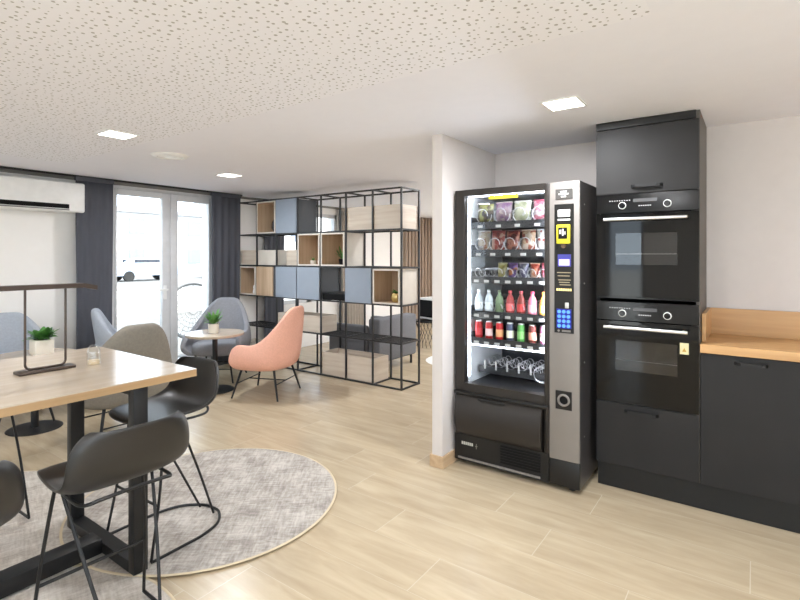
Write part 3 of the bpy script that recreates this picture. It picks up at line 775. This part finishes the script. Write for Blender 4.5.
# base cabinets and worktop
def basecab(x0, x1, label, h0, h1, grp):
    t = thing('base_cabinet', label, 'cabinet', ((x0+x1)/2, TY, 0), 0, grp); cx = (x0+x1)/2; hw = (x1-x0)/2
    obj('body', box(nb(), -hw, hw, .02, .48, .16, .902), M_kitch, t)
    obj('plinth', box(nb(), -hw, hw, .05, .066, 0, .158), M_plinth, t)
    d = obj('door', box(nb(), -hw+.002, hw-.002, 0, .02, .163, .9, bev=.0015), M_kitch, t)
    handle(h0, h1, .865, d, cx, 0)
basecab(-.25, .22, 'charcoal base cabinet with black handle right of the ovens', -.09, .06, 'kitchen base cabinets')
for q in range(3): basecab(.222+.6*q, .82+.6*q, 'charcoal base cabinet further right under the wooden worktop', .42+.6*q, .62+.6*q, 'kitchen base cabinets')
o = obj('worktop', b_(-.25, XR-.01, TY-.014, YK-.003, .905, .953, bev=.002), M_oakw); tag(o, 'honey oak worktop running right of the ovens over charcoal cabinets', 'worktop')
m = nb(); box(m, -.228, XR-.01, YK-.022, YK-.002, .954, 1.118); box(m, -.248, -.228, TY+.08, YK-.002, .954, 1.118)
o = obj('upstand', m, M_oakw); tag(o, 'oak upstand board along wall and oven cabinet above the worktop', 'upstand')

# ------------------------------------------------------------------ metal shelving
SY0, SY1 = 4.366, 4.71
XS = [-3.095, -3.49, -3.89, -4.295, -4.70, -5.10, -5.50, -5.862]
ZS = [0, .50, .91, 1.32, 1.74, 2.19]
sb = thing('metal_shelving', 'open black metal grid shelving dividing the lounge from the area behind', 'shelving', (-4.4, SY0, 0))
R_ = .009
for x in XS[:-1]:
    for y in (SY0, SY1): obj('post', box(nb(), x+4.4-R_, x+4.4+R_, y-SY0-R_, y-SY0+R_, 0, 2.198), M_shelfm, sb)
for z in ZS:
    zc = max(z, .01); m = nb(); x0, x1 = XS[-1]+4.4, XS[0]+4.4
    for y in (0, SY1-SY0): box(m, x0, x1, y-R_*.9, y+R_*.9, zc-R_, zc+R_)
    for x in XS: box(m, x+4.4-R_*.9, x+4.4+R_*.9, 0, SY1-SY0, zc-R_, zc+R_)
    obj('shelf_frame', m, M_shelfm, sb)
# slatted shelf floor at the second level
m = nb()
for k in range(5): box(m, XS[-1]+4.4, XS[0]+4.4, .06+k*.055, .072+k*.055, .498, .506)
obj('shelf_slats', m, M_shelfm, sb)
def cell(c, r):   # column from left (0 = at the curtain), row from top
    x0, x1 = [( XS[7-c], XS[6-c])][0]
    return x0+R_, x1-R_, ZS[4-r]+R_+.001, ZS[5-r]-R_-.001
def openbox(c, r, label):
    x0, x1, z0, z1 = cell(c, r); g = .004; x0 += g; x1 -= g; z1 -= g; cx = (x0+x1)/2; w = (x1-x0)/2; h = z1-z0
    t = thing('display_box', label, 'box', (cx, SY0, z0), 0, 'open oak boxes in the metal shelving')
    th = .014; y0, y1 = -.012, .335; m = nb()
    box(m, -w+.001, -w+th, y0, y1, 0, h); box(m, w-th, w-.001, y0, y1, 0, h); box(m, -w+th, w-th, y0, y1, 0, th); box(m, -w+th, w-th, y0, y1, h-th, h)
    box(m, -w+th, w-th, y1-.01, y1, th, h-th)
    obj('body', m, M_oakbi, t)
    m = nb(); y2 = y0-.006
    box(m, -w, -w+.018, y2, y0, 0, h); box(m, w-.018, w, y2, y0, 0, h); box(m, -w+.018, w-.018, y2, y0, 0, .018); box(m, -w+.018, w-.018, y2, y0, h-.018, h)
    obj('front_edge', m, M_boxrim, t)
    obj('side_face', box(nb(), w-.001, w+.001, y0, y1, 0, h), M_boxrim, t)
    return t, cx, z0+th
def doorbox(c, r, label, side=M_dkblue):
    x0, x1, z0, z1 = cell(c, r); g = .003; x0 += g; x1 -= g; z1 -= g; cx = (x0+x1)/2; w = (x1-x0)/2; h = z1-z0
    t = thing('cupboard_box', label, 'cupboard', (cx, SY0, z0), 0, 'steel blue cupboards in the metal shelving')
    obj('body', box(nb(), -w, w, 0, .335, 0, h), side, t)
    obj('door', box(nb(), -w-.004, w+.004, -.026, -.002, -.004, h+.003, bev=.002), M_blue, t)
    return t
def crate(x0, x1, y0, y1, z0, h, label, m_=None):
    cx, cy = (x0+x1)/2, (y0+y1)/2; w, d_ = (x1-x0)/2, (y1-y0)/2; th = .014
    t = thing('wooden_crate', label, 'crate', (cx, cy, z0), 0, 'low crates in the metal shelving')
    m = nb(); box(m, -w, w, -d_, -d_+th, 0, h); box(m, -w, w, d_-th, d_, 0, h); box(m, -w, -w+th, -d_+th, d_-th, 0, h); box(m, w-th, w, -d_+th, d_-th, 0, h)
    obj('sides', m, m_ or M_oakb, t); obj('base', box(nb(), -w+th, w-th, -d_+th, d_-th, 0, th), M_oakbi, t)
    return t
bA, cxA, zA = openbox(1, 0, 'open oak box in the top row, left of the steel blue cupboard')
doorbox(2, 0, 'steel blue cupboard in the top row of the shelving')
crate(XS[2]+.0, XS[0]-.012, SY0+.012, SY1-.012, ZS[4]+R_, .265, 'long pale oak crate on the top row at the open end')
crate(XS[7]+.01, XS[6]-.012, SY0+.012, SY1-.1, ZS[3]+R_, .20, 'oak crate in the second row beside the charcoal curtain')
crate(XS[6]+.012, XS[5]-.012, SY0+.012, SY1-.1, ZS[3]+R_, .20, 'off-white crate in the second row under the open oak box', M_boxrim)
crate(XS[5]+.12, XS[4]-.012, SY0+.06, SY1-.05, ZS[3]+R_, .20, 'small oak crate in the second row under the top blue cupboard')
bB, cxB, zB = openbox(3, 1, 'open oak box in the second row holding two small white pots')
bC, cxC, zC = openbox(4, 1, 'open oak box in the second row holding a small dark plant')
bD, cxD, zD = openbox(0, 2, 'open oak box in the third row beside the charcoal curtain')
x0, x1, z0, z1 = cell(1, 2)
t = thing('cupboard_box', 'oak-fronted cupboard in the third row, left of two blue cupboards', 'cupboard', ((x0+x1)/2, SY0, z0)); w = (x1-x0)/2-.003; h = z1-z0-.003
obj('body', box(nb(), -w, w, 0, .335, 0, h), M_dkblue, t); obj('door', box(nb(), -w, w-.05, -.02, -.002, 0, h), M_oakbi, t)
doorbox(2, 2, 'left one of the two adjoining steel blue cupboards in the third row')
doorbox(3, 2, 'right one of the two adjoining steel blue cupboards in the third row')
doorbox(5, 2, 'steel blue cupboard left of the box with the gold pot')
x0, x1, z0, z1 = cell(4, 2)
t = thing('drawer_box', 'low black box in the third row between blue cupboards', 'box', ((x0+x1)/2, SY0+.17, z0)); w = (x1-x0)/2-.004
obj('body', box(nb(), -w, w, -.15, .15, 0, .07), M_dark, t); obj('lid', box(nb(), -w, w, -.155, .155, .07, .085), M_blackm, t)
bE, cxE, zE = openbox(6, 2, 'open oak box at the open end holding a gold plant pot')
crate(XS[5]+.012, XS[3]-.012, SY0+.012, SY1-.05, ZS[1]+R_, .20, 'oak crate in the fourth row behind the pink armchair')
crate(XS[3]+.012, XS[1]+.10-.1, SY0+.012, SY1-.05, .02, .27, 'long pale oak crate on the bottom row near the open end')
crate(XS[7]+.01, XS[6]-.02, SY0+.012, SY1-.1, .02, .25, 'pale crate on the bottom row beside the charcoal curtain', M_boxrim)

# plants
def leafmesh(m, base, d, L_, W_, up, droop, n=6):
    base = Vector(base); d = Vector(d).normalized(); side = d.cross(Vector((0, 0, 1))).normalized()
    rows = []
    for i in range(n+1):
        t = i/n; wv = W_*math.sin(PI*min(1, t*.92+.06))**.8
        c_ = base+d*L_*t+Vector((0, 0, up*t-droop*t*t))
        rows.append([c_-side*wv/2+Vector((0, 0, .12*wv)), c_, c_+side*wv/2+Vector((0, 0, .12*wv))])
    grid(m, rows)
def potted(loc, label, prof, nleaf, L_, W_, m_leaf, m_pot, up=.09, sq=False, seed=1, scale=1, group=None, ph=.1):
    rnd = random.Random(seed)
    t = thing('potted_plant', label, 'plant', loc, 0, group)
    if sq: m = box(nb(), -prof, prof, -prof, prof, 0, ph, bev=.01, seg=3)
    else: m = lathe(nb(), [(0, 0)]+prof+[(prof[-1][0]-.006, prof[-1][1]), (prof[-1][0]-.008, prof[-1][1]-.012), (0, prof[-1][1]-.012)], seg=32)
    obj('pot', m, m_pot, t, True)
    top = ph; r0 = prof*.9 if sq else prof[-1][0]*.9
    obj('soil', lathe(nb(), [(0, top-.012+(.014 if sq else 0)), (r0*.9, top-.012+(.014 if sq else 0)), (r0*.9, top-.02), (0, top-.02)], seg=20), M_soil, t)
    m = nb()
    for k in range(nleaf):
        a = rnd.random()*2*PI; rr = r0*.5*rnd.random(); el = rnd.random()
        leafmesh(m, (rr*math.cos(a), rr*math.sin(a), top), (math.cos(a), math.sin(a), 0), L_*(.5+.5*rnd.random())*(1-.35*el), W_*(.7+.5*rnd.random()), up*(.4+1.0*el), .04*rnd.random()+.01*(1-el))
    obj('foliage', m, m_leaf, t, True)
    return t

# ------------------------------------------------------------------ round cafe tables
def cafe(loc, label):
    t = thing('cafe_table', label, 'table', loc, 0, 'small round pedestal tables')
    m = lathe(nb(), [(0, .595), (.298, .595), (.302, .6), (.302, .618), (.298, .622), (0, .622)], seg=64); obj('tabletop', m, M_oakt, t, True)
    obj('pole', lathe(nb(), [(0, .012), (.028, .012), (.028, .585), (.09, .588), (.09, .594), (0, .594)], seg=24), M_blackm, t, True)
    obj('base', lathe(nb(), [(0, 0), (.195, 0), (.2, .004), (.196, .009), (.04, .014), (0, .014)], seg=48), M_blackm, t, True)
    return t
ct = cafe((-4.753, 3.216, 0), 'small round oak pedestal table between the grey and pink armchairs')
ct2 = dup(ct, (-4.93, 1.62, 0), .6, 'small round oak pedestal table beyond the tall wooden table')
potted((-4.74, 3.19, .622), 'small spiky green plant in white pot on the round table by the pink armchair', [(.045, 0), (.05, .003), (.056, .1)], 60, .13, .03, M_leaf, M_pot, up=.12, seed=3)
potted((-4.90, 1.66, .622), 'round-leaved green plant in cream square pot beyond the tall wooden table', (.07), 46, .13, .06, M_leaf2, M_pot, up=.085, sq=True, seed=5, ph=.125)
potted((cxE+.03, SY0+.14, zE), 'tiny plant in a gold pot in the end box of the shelving', [(.04, 0), (.062, .03), (.062, .07), (.05, .1)], 26, .06, .022, M_leaf2, M_gold, up=.04, seed=9)
potted((cxC-.0, SY0+.16, zC), 'small dark plant in the second row open oak box', [(.035, 0), (.045, .07)], 26, .12, .03, M_leaf2, M_dark, up=.14, seed=11, ph=.07)
for dx, l_ in ((-.03, 'small white pot standing left in the second row oak box'), (.10, 'small white pot standing right in the second row oak box')):
    t = thing('small_pot', l_, 'pot', (cxB+dx, SY0+.1, zB))
    obj('pot', lathe(nb(), [(0, 0), (.03, 0), (.038, .02), (.038, .05), (.032, .05), (.03, .01), (0, .01)], seg=24), M_pot, t, True)
    m = nb()
    for k in range(8): a = k*PI/4; leafmesh(m, (0, 0, .03), (math.cos(a), math.sin(a), 0), .03, .012, .06, 0)
    obj('sprig', m, M_leaf2, t, True)
t = thing('glass_vase', 'dark glass vase in the top row open oak box', 'vase', (cxA+.05, SY0+.15, zA))
obj('vase_body', lathe(nb(), [(0, 0), (.05, 0), (.085, .06), (.08, .14), (.04, .2), (.035, .25), (.045, .27), (.04, .27), (.03, .25), (.03, .2), (0, .18)], seg=32), mat('dark_blue_glass', (45, 52, 62), .12), t, True)
t = thing('ornament', 'small white ornament in the third row oak box beside the curtain', 'ornament', (cxD+.05, SY0+.06, zD))
obj('figure', lathe(nb(), [(0, 0), (.02, 0), (.022, .03), (.012, .06), (.018, .085), (.012, .11), (0, .115)], seg=20), M_white, t, True)

# ------------------------------------------------------------------ lounge armchairs
def sstep(a, b2, x):
    t = max(0, min(1, (x-a)/(b2-a))); return t*t*(3-2*t)
def armchair(label, loc, rotz, m_fab):
    t = thing('armchair', label, 'armchair', loc, rotz, 'upholstered shell armchairs')
    N = 33; W, D, F = .355, .31, .25; ARM, BACK, Z0 = .565, .93, .30
    rows = []
    def plan(s, sg):
        k = .58
        if s < k:
            a = s/k*PI/2; return sg*W*math.sin(a)**.85, -D*math.cos(a)**.75
        q = (s-k)/(1-k); return sg*W*(1-.07*q), F*q
    def rimz(s):
        return ARM+(BACK-ARM)*(1-sstep(.14, .61, s)**1.1)-.05*sstep(.88, 1, s)
    for v, sc_, zz in ((0, .45, Z0-.015), (0, .82, Z0-.012), (0, .97, Z0+.03), (.22, 1.04, None), (.45, 1.05, None), (.7, 1.02, None), (.88, .99, None), (1, .96, None)):
        row = []
        for i in range(N):
            u = i/(N-1)*2-1; s = abs(u); sg = 1 if u >= 0 else -1
            x, y = plan(s, sg); z = zz if zz is not None else Z0+.03+(rimz(s)-Z0-.03)*v
            kb = max(0, (z-ARM)/(BACK-ARM))
            x *= sc_*(1-.17*kb-.10*kb**4); y = y*sc_-.075*kb - .02*(z-Z0) 
            row.append((x, y, z))
        rows.append(row)
    m = nb(); grid(m, rows)
    m.faces.new([v for v in m.verts[:N]])
    o = obj('shell', m, m_fab, t, True, auto=False)
    sd = o.modifiers.new('thick', 'SOLIDIFY'); sd.thickness = .062; sd.offset = -1
    sb_ = o.modifiers.new('smooth', 'SUBSURF'); sb_.levels = 2; sb_.render_levels = 2
    # seat cushion
    m = nb(); rws = []
    cu = [(0, .30), (.6, .30), (.9, .305), (1, .335), (1, .40), (.93, .432), (.6, .445), (0, .447)]
    for r, z in cu:
        rws.append([(r*.265*math.copysign(abs(math.cos(a))**.7, math.cos(a)), .03+r*.25*math.copysign(abs(math.sin(a))**.7, math.sin(a)), z) for a in [2*PI*k/32 for k in range(33)]])
    grid(m, rws); bmesh.ops.remove_doubles(m, verts=m.verts, dist=1e-4)
    obj('seat_cushion', m, m_fab, t, True, auto=False)
    for sx in (-1, 1):
        for y0, y1 in ((.18, .262), (-.17, -.25)):
            obj('leg', cyl(nb(), (sx*.19, y0, .31), (sx*.262, y1, 0), .013, .009, 12), M_blackm, t, True)
    m = nb()
    for y in (.215, -.205): cyl(m, (-.222, y, .15), (.222, y, .15), .006, seg=8)
    cyl(m, (0, .215, .15), (0, -.205, .15), .006, seg=8)
    obj('stretcher', m, M_blackm, t, True)
    return t
# chair faces local +Y; heading h (from +X) -> rotz = h - 90 deg
def hd(deg): return math.radians(deg-90)
armchair('pink upholstered shell armchair with black legs beside the round table', (-4.19, 3.465, 0), hd(202), M_pink)
armchair('grey upholstered shell armchair in front of the glass door behind the round table', (-5.20, 3.56, 0), hd(-54), M_grey)
armchair('taupe shell armchair with its back to the tall wooden table', (-4.17, 1.96, 0), hd(178), M_taupe)
armchair('light grey shell armchair seen edge-on before the left charcoal curtain', (-5.16, 2.56, 0), hd(64), M_greyl)
armchair('light grey shell armchair against the white wall at the left edge', (-5.27, 1.56, 0), hd(-8), M_greyl)

# ------------------------------------------------------------------ tall table
TXa, TXb, TYa, TYb, TZ = -3.25, -2.22, -.75, 1.40, .90
tt = thing('high_table', 'tall rectangular oak table with black metal frame legs', 'table', ((TXa+TXb)/2, (TYa+TYb)/2, 0))
tx, ty = (TXa+TXb)/2, (TYa+TYb)/2
obj('tabletop', b_(TXa-tx, TXb-tx, TYa-ty, TYb-ty, TZ-.004, TZ), M_oakt, tt)
obj('edge_band', b_(TXa-tx, TXb-tx, TYa-ty, TYb-ty, TZ-.036, TZ-.0045), M_oake, tt)
lx0, lx1 = -2.955, -2.255
for ly in (1.115, -.56):
    for (xa, xb) in ((lx0, lx0+.05), (lx1-.05, lx1)):
        lg = obj('leg', box(nb(), xa-tx, xb-tx, ly-ty, ly+.065-ty, .02, TZ-.037, bev=.003), M_blackm, tt, True)
        obj('foot_glide', cyl(nb(), ((xa+xb)/2-tx, ly+.033-ty, 0), ((xa+xb)/2-tx, ly+.033-ty, .02), .014), M_rubber, lg)
    obj('crossbar', b_(lx0+.05-tx, lx1-.05-tx, ly-ty, ly+.065-ty, .02, .07, bev=.002), M_blackm, tt)
    obj('crossbar', b_(lx0+.05-tx, lx1-.05-tx, ly-ty, ly+.065-ty, TZ-.077, TZ-.037), M_blackm, tt)
mx_ = (lx0+lx1)/2
obj('floor_beam', b_(mx_-.05-tx, mx_+.05-tx, -.495-ty, 1.115-ty, .02, .09, bev=.003), M_blackm, tt, True)

# desk lamp
t = thing('table_lamp', 'bronze linear table lamp with long flat bar on the tall table', 'lamp', (-2.765, .955, TZ))
m = box(nb(), -.04, .04, -.12, .115, 0, .014, bev=.004); obj('base', m, M_lamp, t, True)
m = nb(); ya, yb = -.085, .082; r = .025
def arc(cy, cz, a0, a1): return [(0, cy+r*math.cos(a), cz+r*math.sin(a)) for a in [a0+(a1-a0)*k/6 for k in range(7)]]
pts = [(0, ya, .39)]+[(0, ya, .06)]+arc(ya+r, .018+r, PI, 1.5*PI)+arc(yb-r, .018+r, 1.5*PI, 2*PI)+[(0, yb, .06), (0, yb, .39)]
obj('stand', tube(m, pts, .0055, 8), M_lamp, t, True)
m = nb(); rws = []
for i in range(21):
    y = -1.0+1.215*i/20; z = .392-(.014*max(0, (y-.15)/.065)**2) 
    rws.append((y, z))
V_ = [[m.verts.new((x, y, z+dz_)) for x, dz_ in ((-.032, 0), (.032, 0), (.032, .022), (-.032, .022))] for y, z in rws]
for A, B in zip(V_, V_[1:]):
    for q in range(4): m.faces.new((A[q], A[(q+1) % 4], B[(q+1) % 4], B[q]))
m.faces.new(V_[0]); m.faces.new(V_[-1][::-1])
obj('lamp_bar', m, M_lamp, t)
# glass jar
t = thing('glass_shaker', 'small clear domed glass shaker on the tall table', 'shaker', (-2.74, 1.155, TZ))
obj('glass_body', lathe(nb(), [(.03, 0), (.031, .004), (.031, .06), (.026, .085), (.012, .098), (0, .1), (0, .097), (.011, .095), (.024, .083), (.028, .06), (.028, .004), (.03, 0)], seg=32), M_jar, t, True)
obj('contents', lathe(nb(), [(0, .001), (.0275, .001), (.0275, .02), (0, .022)], seg=24), mat('sugar_beige', (205, 180, 145), .9), t, True)

# ------------------------------------------------------------------ counter stools
def stool(label, loc, rotz):
    t = thing('counter_stool', label, 'stool', loc, rotz, 'counter stools around the tall table')
    m = nb(); rws = []
    # centre-line profile (y, z) front to back top; chair faces +Y
    prof = [(.245, .638), (.228, .654), (.13, .658), (.03, .648), (-.06, .642), (-.125, .652), (-.165, .685), (-.19, .735), (-.205, .79), (-.215, .84), (-.22, .868)]
    wid = [.145, .182, .196, .20, .205, .205, .205, .202, .195, .175, .14]
    curl = [.0, .002, .006, .012, .028, .04, .035, .02, .01, .0, -.006]
    fwd = [-.03, -.012, 0, 0, 0, .008, .025, .045, .055, .055, .05]
    n = 17
    for (y, z), w, cu, fw in zip(prof, wid, curl, fwd):
        row = []
        for i in range(n):
            u = i/(n-1)*2-1; a = abs(u)
            row.append((w*math.sin(u*PI/2*.93)/math.sin(PI/2*.93), y+fw*a**2.4, z+cu*a**2.6))
        rws.append(row)
    grid(m, rws)
    o = obj('seat_shell', m, M_stool, t, True, auto=False)
    sd = o.modifiers.new('thick', 'SOLIDIFY'); sd.thickness = .011; sd.offset = 1
    s2 = o.modifiers.new('smooth', 'SUBSURF'); s2.levels = 2; s2.render_levels = 2
    # under-seat frame
    m = nb(); ys = [(-.13, -.10), (.13, -.10)]
    pts = smooth_path([(-.15, .13, .618), (-.155, 0, .612), (-.15, -.12, .612), (-.10, -.165, .63), (0, -.172, .635), (.10, -.165, .63), (.15, -.12, .612), (.155, 0, .612), (.15, .13, .618)], 5)
    tube(m, pts, .0065, 8)
    tube(m, [(-.15, .10, .616), (.15, .10, .616)], .0065, 8)
    obj('seat_frame', m, M_blackm, t, True)
    # legs
    for sx in (-1, 1):
        obj('leg', tube(nb(), smooth_path([(sx*.15, .10, .614), (sx*.155, .115, .58), (sx*.185, .15, .32), (sx*.205, .205, .012)], 5), .0065, 8), M_blackm, t, True)
        obj('leg', tube(nb(), smooth_path([(sx*.15, .05, .614), (sx*.15, .02, .58), (sx*.11, -.11, .30), (sx*.06, -.235, .012)], 5), .0065, 8), M_blackm, t, True)
    # floor loop (U with a rounded back)
    lp_ = [(-.205, .205, .009), (-.205, .05, .009), (-.20, -.08, .009), (-.16, -.19, .009), (-.07, -.262, .009), (0, -.272, .009), (.07, -.262, .009), (.16, -.19, .009), (.20, -.08, .009), (.205, .05, .009), (.205, .205, .009)]
    obj('floor_loop', tube(nb(), smooth_path(lp_, 5), .007, 8), M_blackm, t, True)
    obj('footrest', cyl(nb(), (-.19, .163, .25), (.19, .163, .25), .0065, seg=10), M_blackm, t, True)
    return t
st = stool('dark grey counter stool seen from behind at the near side of the tall table', (-1.925, .88, .012), hd(178))
sps = [((-2.50, 1.41, .012), hd(-88), 'dark grey counter stool at the end of the tall table, inside of shell visible'),
       ((-1.89, .335, .012), hd(182), 'dark grey counter stool cut off by the left edge of the picture, seen from behind'),
       ((-3.42, .82, .012), hd(2), 'dark grey counter stool at the far long side of the tall table')]
for loc, rz, l_ in sps: dup(st, loc, rz, l_)

# ------------------------------------------------------------------ rugs
def rug(loc, r, m_, label, z=.0):
    t = thing('round_rug', label, 'rug', (loc[0], loc[1], z), 0, 'round rugs under the tall table')
    obj('rug_pile', lathe(nb(), [(0, 0), (r-.012, 0), (r-.012, .004), (0, .004)], seg=96), m_, t)
    obj('rug_binding', lathe(nb(), [(r-.012, 0), (r, .001), (r+.001, .003), (r-.004, .0055), (r-.012, .005)], seg=96), M_rugb, t, True)
rug((-3.46, .74), .745, M_rug2, 'round beige-grey patterned rug at the far left under the table')
rug((-2.12, .42), .745, M_rug2, 'round patterned rug at the bottom left under the nearest stool', .0045)
rug((-2.65, 1.765), .748, M_rug, 'round distressed grey rug under the end stool', .009)

# ------------------------------------------------------------------ lounge beyond the shelving
t = thing('sofa', 'grey upholstered sofa behind the metal shelving', 'sofa', (-4.15, 4.80, 0))
obj('backrest', box(nb(), .22, .40, .02, .85, .12, .67, bev=.03, seg=3), M_sofa, t, True)
obj('seat', box(nb(), -.4, .22, .06, .82, .12, .42, bev=.04, seg=3), M_sofa, t, True)
obj('armrest', box(nb(), -.4, .22, -.04, .06, .12, .58, bev=.03, seg=3), M_sofa, t, True)
obj('armrest', box(nb(), -.4, .22, .82, .92, .12, .58, bev=.03, seg=3), M_sofa, t, True)
for x in (-.34, .34):
    for y in (.05, .8): obj('leg', cyl(nb(), (x, y, 0), (x, y, .13), .016), M_blackm, t, True)
t = thing('wire_side_table', 'small black wire side table before the slatted wall', 'table', (-4.25, 6.8, 0))
obj('tabletop', lathe(nb(), [(0, .40), (.25, .40), (.25, .42), (0, .42)], seg=40), M_blackm, t, True)
m = nb()
for k in range(20):
    a = 2*PI*k/20; tube(m, [(.24*math.cos(a), .24*math.sin(a), .40), (.17*math.cos(a+.3), .17*math.sin(a+.3), .2), (.22*math.cos(a+.6), .22*math.sin(a+.6), .0)], .004, 5)
obj('wire_basket', m, M_blackm, t, True)
t = thing('small_television', 'white cased box with black screen on the wire side table', 'television', (-4.22, 6.82, .42), math.radians(-15))
m = nb(); box(m, -.2, .2, -.12, .15, .02, .36, bev=.015); obj('case', m, M_white, t, True)
obj('screen', box(nb(), -.17, .17, -.125, -.119, .055, .325), M_dark, t)
for x in (-.15, .15): obj('foot', cyl(nb(), (x, 0, 0), (x, 0, .021), .012), M_white, t)
m = nb(); rws = []
rnd = random.Random(4)
for i in range(9):
    r = .5*i/8
    rws.append([(r*math.cos(a)*(1.0), r*math.sin(a), .035*(1-(i/8)**4)+.01*rnd.random()*(i < 8)) for a in [2*PI*k/40 for k in range(41)]])
for r_ in rws: r_[-1] = r_[0]
grid(m, rws[1:]); bmesh.ops.remove_doubles(m, verts=m.verts, dist=1e-4); bmesh.ops.holes_fill(m, edges=m.edges, sides=60)
o = obj('shaggy_rug', m, mat('white_shag', (228, 226, 222), .95, var=.08, scale=60, bump=.8, bscale=80), None, True, (-3.3, 6.1, .002)); tag(o, 'white shaggy rug on the floor beyond the shelving', 'rug')

# ------------------------------------------------------------------ world & light
wd = bpy.data.worlds.new('world'); sc.world = wd; wd.use_nodes = True
nt = wd.node_tree; bg = nt.nodes['Background']
bg.inputs['Color'].default_value = (.76, .88, 1.0, 1); bg.inputs['Strength'].default_value = 4.0
sd_ = bpy.data.lights.new('sun', 'SUN'); sd_.energy = 15; sd_.angle = math.radians(4); sd_.color = (1, .98, .95)
so = bpy.data.objects.new('sun', sd_); COL.objects.link(so)
so.rotation_euler = Vector((-.55, -.5, -1.1)).to_track_quat('-Z', 'Y').to_euler()

sc.view_settings.view_transform = 'Standard'; sc.view_settings.look = 'None'
sc.view_settings.exposure = 0.4; sc.view_settings.gamma = 1
sc.cycles.use_denoising = True
sc.cycles.max_bounces = 10; sc.cycles.diffuse_bounces = 6; sc.cycles.transparent_max_bounces = 16
sc.cycles.sample_clamp_indirect = 6
sc.cycles.caustics_reflective = False; sc.cycles.caustics_refractive = False
